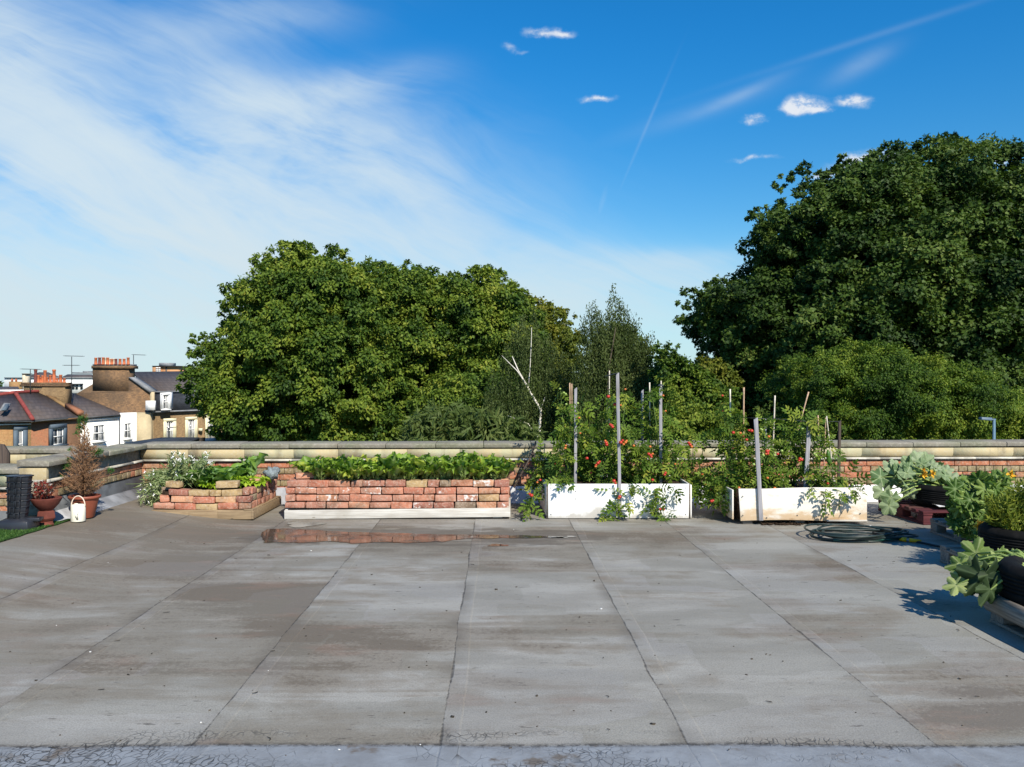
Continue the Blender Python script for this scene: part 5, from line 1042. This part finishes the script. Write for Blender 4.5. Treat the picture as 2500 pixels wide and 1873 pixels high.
# conifer in pot
gx,gy=-4.27,8.28; cp=thing('plant_pot','round terracotta-coloured plastic pot with thick rim','pot',(gx,gy,.145))
m=MB(); m.lathe([(.088,0),(.094,.005),(.138,.185),(.142,.195),(.158,.198),(.160,.222),(.150,.226),(.144,.215),(.14,.20),(.001,.195)],(0,0,0),32,cap=False); m.lathe([(.001,.001),(.088,0)],(0,0,0),32,cap=False); m.build('body',MAT['terra'],cp,smooth=False)
m=MB(); m.lathe([(.001,.205),(.142,.2)],(0,0,0),16,cap=False); m.build('soil',MAT['soil'],cp)
cp.scale=(.94,.94,.98); bp.scale=(.88,.88,.92)
dc=thing('dead_conifer','half-dead brown conifer with a few green tips in the terracotta pot','plant',(gx,gy,.345)); m=MB(); 
m.tube([(0,0,0),(.01,0,.2),(-.01,0,.45),(0,0,.65),(-.02,0,.82)],[.012,.010,.007,.005,.003],6); LP=[];LT=[];GP=[];GT=[]
for k in range(300):
    h=.02+.58*random.random()**1.25; a=U(0,6.3); out=.245*(1-h/.78)**.8*U(.5,1.1) ; 
    if h>.48: out*=.55
    e=np.array([math.cos(a)*out,math.sin(a)*out*.9,h+out*U(.2,.75)]); s0=np.array([0,0,h]); mid=(s0+e)/2+np.array([0,0,-.02]); pts=[s0,mid,e]; m.tube(pts,[.0035,.0026,.0014],4)
    for q in range(5):
        c=mid+(e-mid)*U(0,1); dr=rnd(1)[0]*.035+(e-s0)*.12; m.tube([c,c+dr],[.0019,.001],3)
    LP.append(np.array([s0+(e-s0)*t_ for t_ in RNG.uniform(.3,1,5)])); LT.append(np.repeat((e-s0)[None],5,0)/out+rnd(5)*.9)
for (px,py,r,n) in ((202,1026,9,260),(197,1045,7,160),(232,1108,7,190),(243,1104,6,140),(163,1140,7,170),(170,1125,5,80),(270,1150,6,120),(186,1060,4,40),(172,1100,4,40),(150,1165,5,50),(228,1190,4,40)):
    c=W(px,py,8.28)-np.array([gx,gy,.345]); g=rnd(n)*(RNG.random((n,1))**.5)*r*8.28/F; GP.append(c+g); GT.append(g*30+rnd(n)*.4+np.array([0,0,.5])); m.tube([(0,0,max(.05,c[2]-.15)),c],[.003,.002],4)
for k in range(60):
    h=.5+.32*random.random(); a=U(0,6.3); o_=.055*(1-(h-.5)/.4); m.tube([(0,0,h),(math.cos(a)*o_,math.sin(a)*o_,h+.04)],[.002,.001],3)
    LP.append(np.array([[math.cos(a)*o_*.7,math.sin(a)*o_*.7,h+.03]]*4)); LT.append(rnd(4)+np.array([math.cos(a),math.sin(a),.6]))
m.build('branches',simple('dead_twig',(.26,.15,.085),.9,.1,.3,30),dc)
P_=np.vstack(LP); MB().scatter(L_NAR,P_,np.vstack(LT),rnd(len(P_)),.030*RNG.uniform(.6,1.3,len(P_))).build('dead_needles',leafmat('dead_needle',[(0,(.15,.075,.04)),(.6,(.30,.17,.09)),(1,(.40,.26,.14))],.1),dc)
P_=np.vstack(GP); MB().scatter(L_NAR,P_,np.vstack(GT),rnd(len(P_)),.032*RNG.uniform(.6,1.3,len(P_))).build('green_tips',leafmat('green_needle',[(0,(.03,.09,.02)),(1,(.08,.17,.04))],.1),dc)
# cream jug
jx,jy=-4.225,8.07; jg=thing('cream_watering_jug','small cream plastic jug with a hooped handle in front of the terracotta pot','jug',(jx,jy,.142))
m=MB(); m.lathe([(.001,0),(.064,.0),(.066,.004),(.066,.155),(.062,.160),(.060,.163),(.001,.166)],(0,0,0),28,cap=False); m.build('body',MAT['cream_plastic'],jg,smooth=False)
m=MB(); m.tube([(.066*math.cos(a)*1.02,-.0,.145+.10*math.sin(a)) for a in np.linspace(0,math.pi,15)],[.0055]*15,8); m.build('handle',simple('pale_pink_plastic',(.72,.58,.46),.5,.4,.05),jg,smooth=True)
m=MB(); m.tube([(.025,-.063,.03),(.024,-.085,.075),(.026,-.064,.105)],[.010,.011,.012],10); m.build('spout',MAT['cream_plastic'],jg,smooth=True)
m=MB(); m.lathe([(.0,.166),(.02,.166),(.018,.172),(.001,.173)],(-.02,0,0),10); m.build('cap',MAT['cream_plastic'],jg)

# ------------------------------------------------------------------ right side: pallets, tyres, squashes
def pallet(label,x,y,wx,wy,mat,rz=0,h=.144):
    o=thing('pallet',label,'pallet',(x,y,0),rz,'pallets along the right side')
    m=MB(); n=7
    for i in range(n): yy=.05+(wy-.1)*i/(n-1); m.box((wx/2,yy,h-.011),(wx,.095,.02),0,U(0,1),jit=.002)
    for xx in (.05,wx/2,wx-.05): m.box((xx,wy/2,h-.033),(.10,wy,.02))
    m.build('top_deck',MAT[mat],o,bevel=.003)
    for xx in (.05,wx/2,wx-.05):
        for yy in (.07,wy/2,wy-.07):
            m=MB(); m.box((xx,yy,.061),(.095,.13,.078),jit=.002); m.build('block',MAT[mat],o,bevel=.004)
    m=MB(); 
    for xx in (.05,wx/2,wx-.05): m.box((xx,wy/2,.012),(.10,wy,.02))
    m.build('base_board',MAT[mat],o,bevel=.003); return o
pallet('dark red painted pallet under the squash by the far parapet',4.30,8.66,1.0,1.0,'pallet_red',R(2))
pallet('grey pallet, second from the far parapet, hidden under courgette leaves',4.16,7.25,1.0,1.0,'pallet_grey')
pallet('grey pallet, third along the right side, with the hose passing over its corner',3.56,5.85,1.15,1.05,'pallet_grey')
p4_=pallet('nearest grey pallet at the right edge with a rounded weathered board',2.98,4.15,1.15,1.02,'pallet_grey')
m=MB(); m.tube([(-.02,.10,.135),(-.025,.5,.138),(-.02,.98,.140)],[.045,.048,.05],12,flat=1.2,v=.4); m.build('rounded_board',woodmat('grained_grey_timber',(.30,.265,.22),(.16,.14,.115),(60,3,60)),p4_)
m=MB(); m.box((.035,.26,.062),(.14,.2,.11),jit=.006); m.build('stone_block',simple('pale_concrete',(.42,.43,.42),.9,.2,.3,14,.01),p4_,bevel=.008)
def tyremat():
    t=T('tyre_rubber'); n=t.noise(t.obj(),9,5,.7); return t.out(t.pbr(t.mix(t.ss(n,.4,.75),(.006,.006,.006),(.016,.015,.014)),.85,.15,t.bump(n,.003)))
MAT['tyre']=tyremat()
def tyre(label,x,y,z,r=.33,h=.20,n=2,rz=0):
    o=thing('tyre_planter',label,'tyre',(x,y,z),rz,'tyres used as planters')
    m=MB(); hh=h
    pr=[(r*.60,.0),(r*.72,-.0),(r*.90,.004),(r*.985,hh*.16),(r,hh*.3)]
    for k in range(5): zz=hh*(.32+.09*k); pr+=[(r,zz),(r,zz+hh*.05),(r-.008,zz+hh*.055),(r-.008,zz+hh*.08)]
    pr+=[(r,hh*.78),(r*.985,hh*.86),(r*.92,hh*.985),(r*.82,hh*1.01),(r*.72,hh*.98),(r*.64,hh*.93),(r*.62,hh*.80),(r*.62,hh*.2),(r*.60,0)]
    m.lathe(pr,(0,0,0),48,cap=False); m.build('rubber',MAT['tyre'],o,smooth=False)
    m=MB(); m.lathe([(.001,hh*.86),(r*.64,hh*.82)],(0,0,0),20,cap=False); m.build('soil',MAT['soil'],o); return o
tyre('black tyre planter on the dark red pallet',4.78,9.12,.147,.37,.23); tyre('ribbed black tyre against the far parapet at the back',5.46,9.78,.14,.34,.23)
tyre('black tyre hidden under the courgette leaves',4.72,7.7,.147); tyre('black tyre holding the tall feathery yellow-green plant',4.02,6.42,.147,.36,.23); tyre('nearest black tyre cut by the right edge of the picture',3.34,4.98,.147,.37,.25)
m=MB(); m.box((5.46,9.78,.07),(.7,.6,.14)); tag(m.build('timber_base',MAT['pallet_grey']),'grey timber base under the ribbed tyre by the parapet','timber')
m=MB(); a=np.array([4.50,8.78,.155]); V=[]; 
for i in range(9):
    for j in range(4): s=i/8; V.append(a+np.array([s*.36,j*.07-.05+.02*s,.028*(1-s)**2*(1 if j<3 else .3)+.012*math.sin(s*5+j)]))
V+= [p-np.array([0,0,.003]) for p in V[:36]]
f=[(i*4+j,(i+1)*4+j,(i+1)*4+j+1,i*4+j+1) for i in range(8) for j in range(3)]; f+=[tuple(36+k for k in q[::-1]) for q in f[:24]]
m.add(V,[np.array(f)]); o=m.build('white_sheet',MAT['whitepaint']); o.rotation_euler=(0,0,0); tag(o,'crumpled white card lying on the corner of the red pallet','card')
MAT['squash']=leafmat('silver_squash_leaf',[(0,(.10,.17,.07)),(.5,(.20,.28,.14)),(1,(.34,.40,.25))],vein=(.36,.44,.24),trans=.3,mott=25)
MAT['marrow']=leafmat('marrow_leaf',[(0,(.13,.20,.05)),(.5,(.22,.30,.09)),(1,(.34,.40,.15))],vein=(.42,.46,.22),trans=.35,mott=30)
MAT['courg']=leafmat('courgette_leaf',[(0,(.04,.09,.015)),(.5,(.10,.18,.03)),(1,(.21,.29,.07))],vein=(.22,.31,.12),trans=.3,mott=25)
MAT['petiole']=simple('pale_petiole',(.25,.33,.09),.6,.3,.15); MAT['yellowf']=simple('yellow_flower',(.75,.42,.03),.6,.3,.2)
MAT['hang']=leafmat('dark_squash_leaf',[(0,(.018,.036,.012)),(1,(.045,.075,.028))],vein=(.09,.13,.06),trans=.2,mott=25)  # darker copy of the marrow leaf, backlit shade put into its colour
def squash(name,label,base,leaves,mat,tms,fl=(),cat='plant'):
    b=np.array(base,float); root=thing(name,label,cat,tuple(b)); mp=MB(); m=MB()
    for (px,py,d,s,nx,ny,nz,tx,ty,tz) in leaves:
        c=W(px,py,d)-b; m.scatter(tms[random.randrange(len(tms))],c[None],np.array([[tx,ty,tz]],float),np.array([[nx,ny,nz]],float),np.array([s]),np.array([U(0,1)]))
        s0=np.array([U(-.04,.04),U(-.04,.04),0]); mp.tube([s0,(s0+c)*.5+np.array([0,0,.05]),c],[.010,.008,.005],6)
    m.build('foliage',MAT[mat],root,smooth=False); mp.build('leaf_stalk',MAT['petiole'],root)
    for (px,py,d) in fl:
        c=W(px,py,d)-b; q=MB(); k=12; q.scatter(L_OV,np.repeat(c[None],k,0),rnd(k)*.9+np.array([0,-.4,.4]),rnd(k),np.full(k,.055)); q.build('flower',MAT['yellowf'],root)
    return root
def rl(cx,cy,rx,ry,d0,d1,n,s,nb=(0,-.6,.8)):
    L=[]
    for k in range(n):
        a=U(0,6.28); r=math.sqrt(random.random()); px=cx+rx*r*math.cos(a); py=cy+ry*r*math.sin(a)
        L.append((px,py,U(d0,d1),s*U(.65,1.2),nb[0]+U(-.5,.5),nb[1]+U(-.5,.3),nb[2]+U(-.3,.3),(px-cx)/rx+U(-.4,.4),U(-.6,.2),-(py-cy)/ry*.6+U(-.2,.5)))
    return L
A1=[(2150,1165,9.1,.122,-.3,-.8,.5,-1,-.1,.1),(2155,1200,9.0,.122,-.2,-1,.3,-.4,-.2,-.9),(2180,1140,9.2,.12,-.2,-.6,.8,-1,0,.3),(2220,1135,9.3,.122,0,-.9,.5,-.1,0,1),(2240,1125,9.3,.122,.2,-.9,.3,.2,0,1),(2262,1128,9.4,.12,.3,-.8,.5,.4,0,.9),(2205,1175,9.0,.11,0,-.6,.8,-.3,-.3,.3),(2275,1150,9.2,.13,.2,-.5,.9,.8,0,.2),(2300,1150,9.2,.12,.2,-.7,.6,.9,0,-.2),(2308,1160,9.1,.10,.4,-.7,.6,.8,0,-.5),(2175,1215,8.9,.12,-.2,-.9,.3,-.2,0,-1),(2170,1235,8.75,.11,-.3,-.9,.3,.0,-.1,-1),(2250,1165,9.1,.12,0,-.6,.8,.2,-.5,.4)]
A1+=rl(2240,1165,85,40,9.0,9.5,46,.095)
squash('squash_plant','silvery squash plant with yellow flowers on the red pallet',(4.72,9.15,.36),A1,'squash',PAL,[(2256,1150,8.95),(2253,1160,8.95),(2276,1158,8.95)])
B1=rl(2385,1215,62,50,7.1,7.9,110,.09)+rl(2362,1272,38,38,7.15,7.6,85,.07)+rl(2430,1190,40,30,7.2,7.9,30,.10)
squash('courgette_plant','dense courgette plant with deeply cut leaves between the red pallet and the feathery plant',(4.45,7.5,.28),B1,'courg',PALC,[(2393,1285,6.95),(2391,1282,6.95),(2467,1160,7.2)])
C1=[(2383,1352,5.5,.115,-.5,-.8,.25,-.35,0,1),(2372,1364,5.45,.13,-.2,-.3,1,-1,-.2,-.25),(2345,1378,5.4,.10,-.5,-.5,.8,-1,0,-.6),(2352,1408,5.2,.11,-.8,-.5,.6,-.6,-.2,-.8),(2335,1428,5.15,.085,-.5,-.6,.6,-.9,-.1,-.5),(2362,1392,5.25,.09,-.3,-.5,.9,-1,-.3,-.5)]
squash('marrow_plant','pale-leaved marrow plant trailing from the nearest tyre onto the deck',(3.25,5.15,.36),C1+rl(2455,1372,30,24,5.3,5.9,40,.065),'marrow',PALM)
C2=[(2398,1408,5.1,.165,-.35,-.8,.25,-.25,-.1,-1),(2385,1395,5.2,.10,-.2,-.6,.7,-.5,0,.6),(2418,1440,5.0,.12,.3,-1,.1,.0,0,-1),(2428,1400,5.1,.13,.2,-.9,.3,.3,-.2,-1)]
squash('marrow_plant','large shade-toned hanging marrow leaves in front of the nearest tyre',(3.2,5.12,.34),C2,'hang',PALM)
# feathery plant
MAT['feather']=leafmat('feathery_leaf',[(0,(.10,.14,.02)),(.6,(.19,.24,.03)),(1,(.33,.34,.05))],trans=.3)
fp=thing('feathery_plant','tall feathery yellow-green herb growing from the second tyre at the right edge','plant',(4.02,6.42,.33)); m=MB(); LP=[];LT=[]
for k in range(170):
    px=U(2405,2540); top=1165+abs(px-2500)*.55+U(0,60) if px<2500 else 1165+U(0,50); d=U(6.2,6.8); e=W(px,top,d)-np.array([4.02,6.42,.33]); s0=np.array([np.clip(e[0]*.7,-.22,.22),U(-.18,.18),0]); mid=(s0+e)/2+np.array([U(-.05,.05),0,.03]); ts_=np.linspace(0,1,16)[:,None]; cu=(1-ts_)**2*s0+2*ts_*(1-ts_)*mid+ts_**2*e
    m.tube(cu[::3],[.0028]*len(cu[::3]),4)
    for q in range(2,16): nn=3; LP.append(np.repeat(cu[q][None],nn,0)); LT.append(rnd(nn)*.8+np.array([0,0,.6]))
m.build('stem',MAT['feather'],fp); P_=np.vstack(LP); MB().scatter(L_NAR,P_,np.vstack(LT),rnd(len(P_)),.045*RNG.uniform(.6,1.4,len(P_))).build('foliage',MAT['feather'],fp)
# hose
hs_=thing('garden_hose','dark green garden hose coiled on the deck with yellow connectors','hose',(3.25,7.95,0)); m=MB(); rg=random.Random(3)
for k in range(7):
    rx=.36+rg.uniform(-.05,.09); ry=.27+rg.uniform(-.07,.07); ox=rg.uniform(-.06,.09); oy=rg.uniform(-.05,.05); ph=rg.uniform(0,6); n=60
    m.tube([(ox+rx*math.cos(a)*(1+.25*(math.cos(a)>0)*math.cos(a)**2),oy+ry*math.sin(a)+.02*math.sin(2*a+ph),.012+.010*k+.008*math.sin(a*2+ph)) for a in np.linspace(0,6.283,n)],[.0095]*n,8,cap=False)
m.build('coil',simple('hose_dark_green',(.018,.032,.030),.4,.4,.3),hs_,smooth=True)
e0=np.array([*GR(2195,1322),.024])-np.array([3.25,7.95,0]); e1=np.array([*GR(2242,1327),.022])-np.array([3.25,7.95,0])
m=MB(); pt=[(-.25,-.22,.02),(0,-.25,.03),(.25,-.235,.03),tuple(e0)]; m.tube(pt,[.0095]*4,8); m.build('hose_end',simple('hose_green',(.012,.075,.06),.4,.4,.2),hs_,smooth=True)
dd=(e1-e0); yl=simple('yellow_plastic',(.78,.40,.01),.4,.4,.05)
m=MB(); m.tube([e0+dd*.02,e0+dd*.40],[.019,.021],12); m.build('connector',yl,hs_); m=MB(); m.tube([e0+dd*.40,e0+dd*.55],[.013,.013],12); m.build('collar',simple('grey_plastic',(.25,.25,.26),.5,.4),hs_); m=MB(); m.tube([e0+dd*.55,e0+dd*.7,e0+dd*1.15],[.021,.019,.014],12); m.build('connector',yl,hs_)
m=MB(); q=[(2130,1301,.03),(2190,1313,.02),(2250,1325,.015),(2300,1336,.02)]; pt=[np.array([*GR(a,b,z),z])-np.array([3.25,7.95,0]) for a,b,z in q]; pt+=[np.array([*GR(2340,1350,.02),.02])-np.array([3.25,7.95,0]),np.array([4.1,7.15,.012])-np.array([3.25,7.95,0])]
m.tube(pt,[.0105]*len(pt),8); m.build('feed_length',simple('hose_black',(.012,.013,.016),.45,.4,.3),hs_,smooth=True)
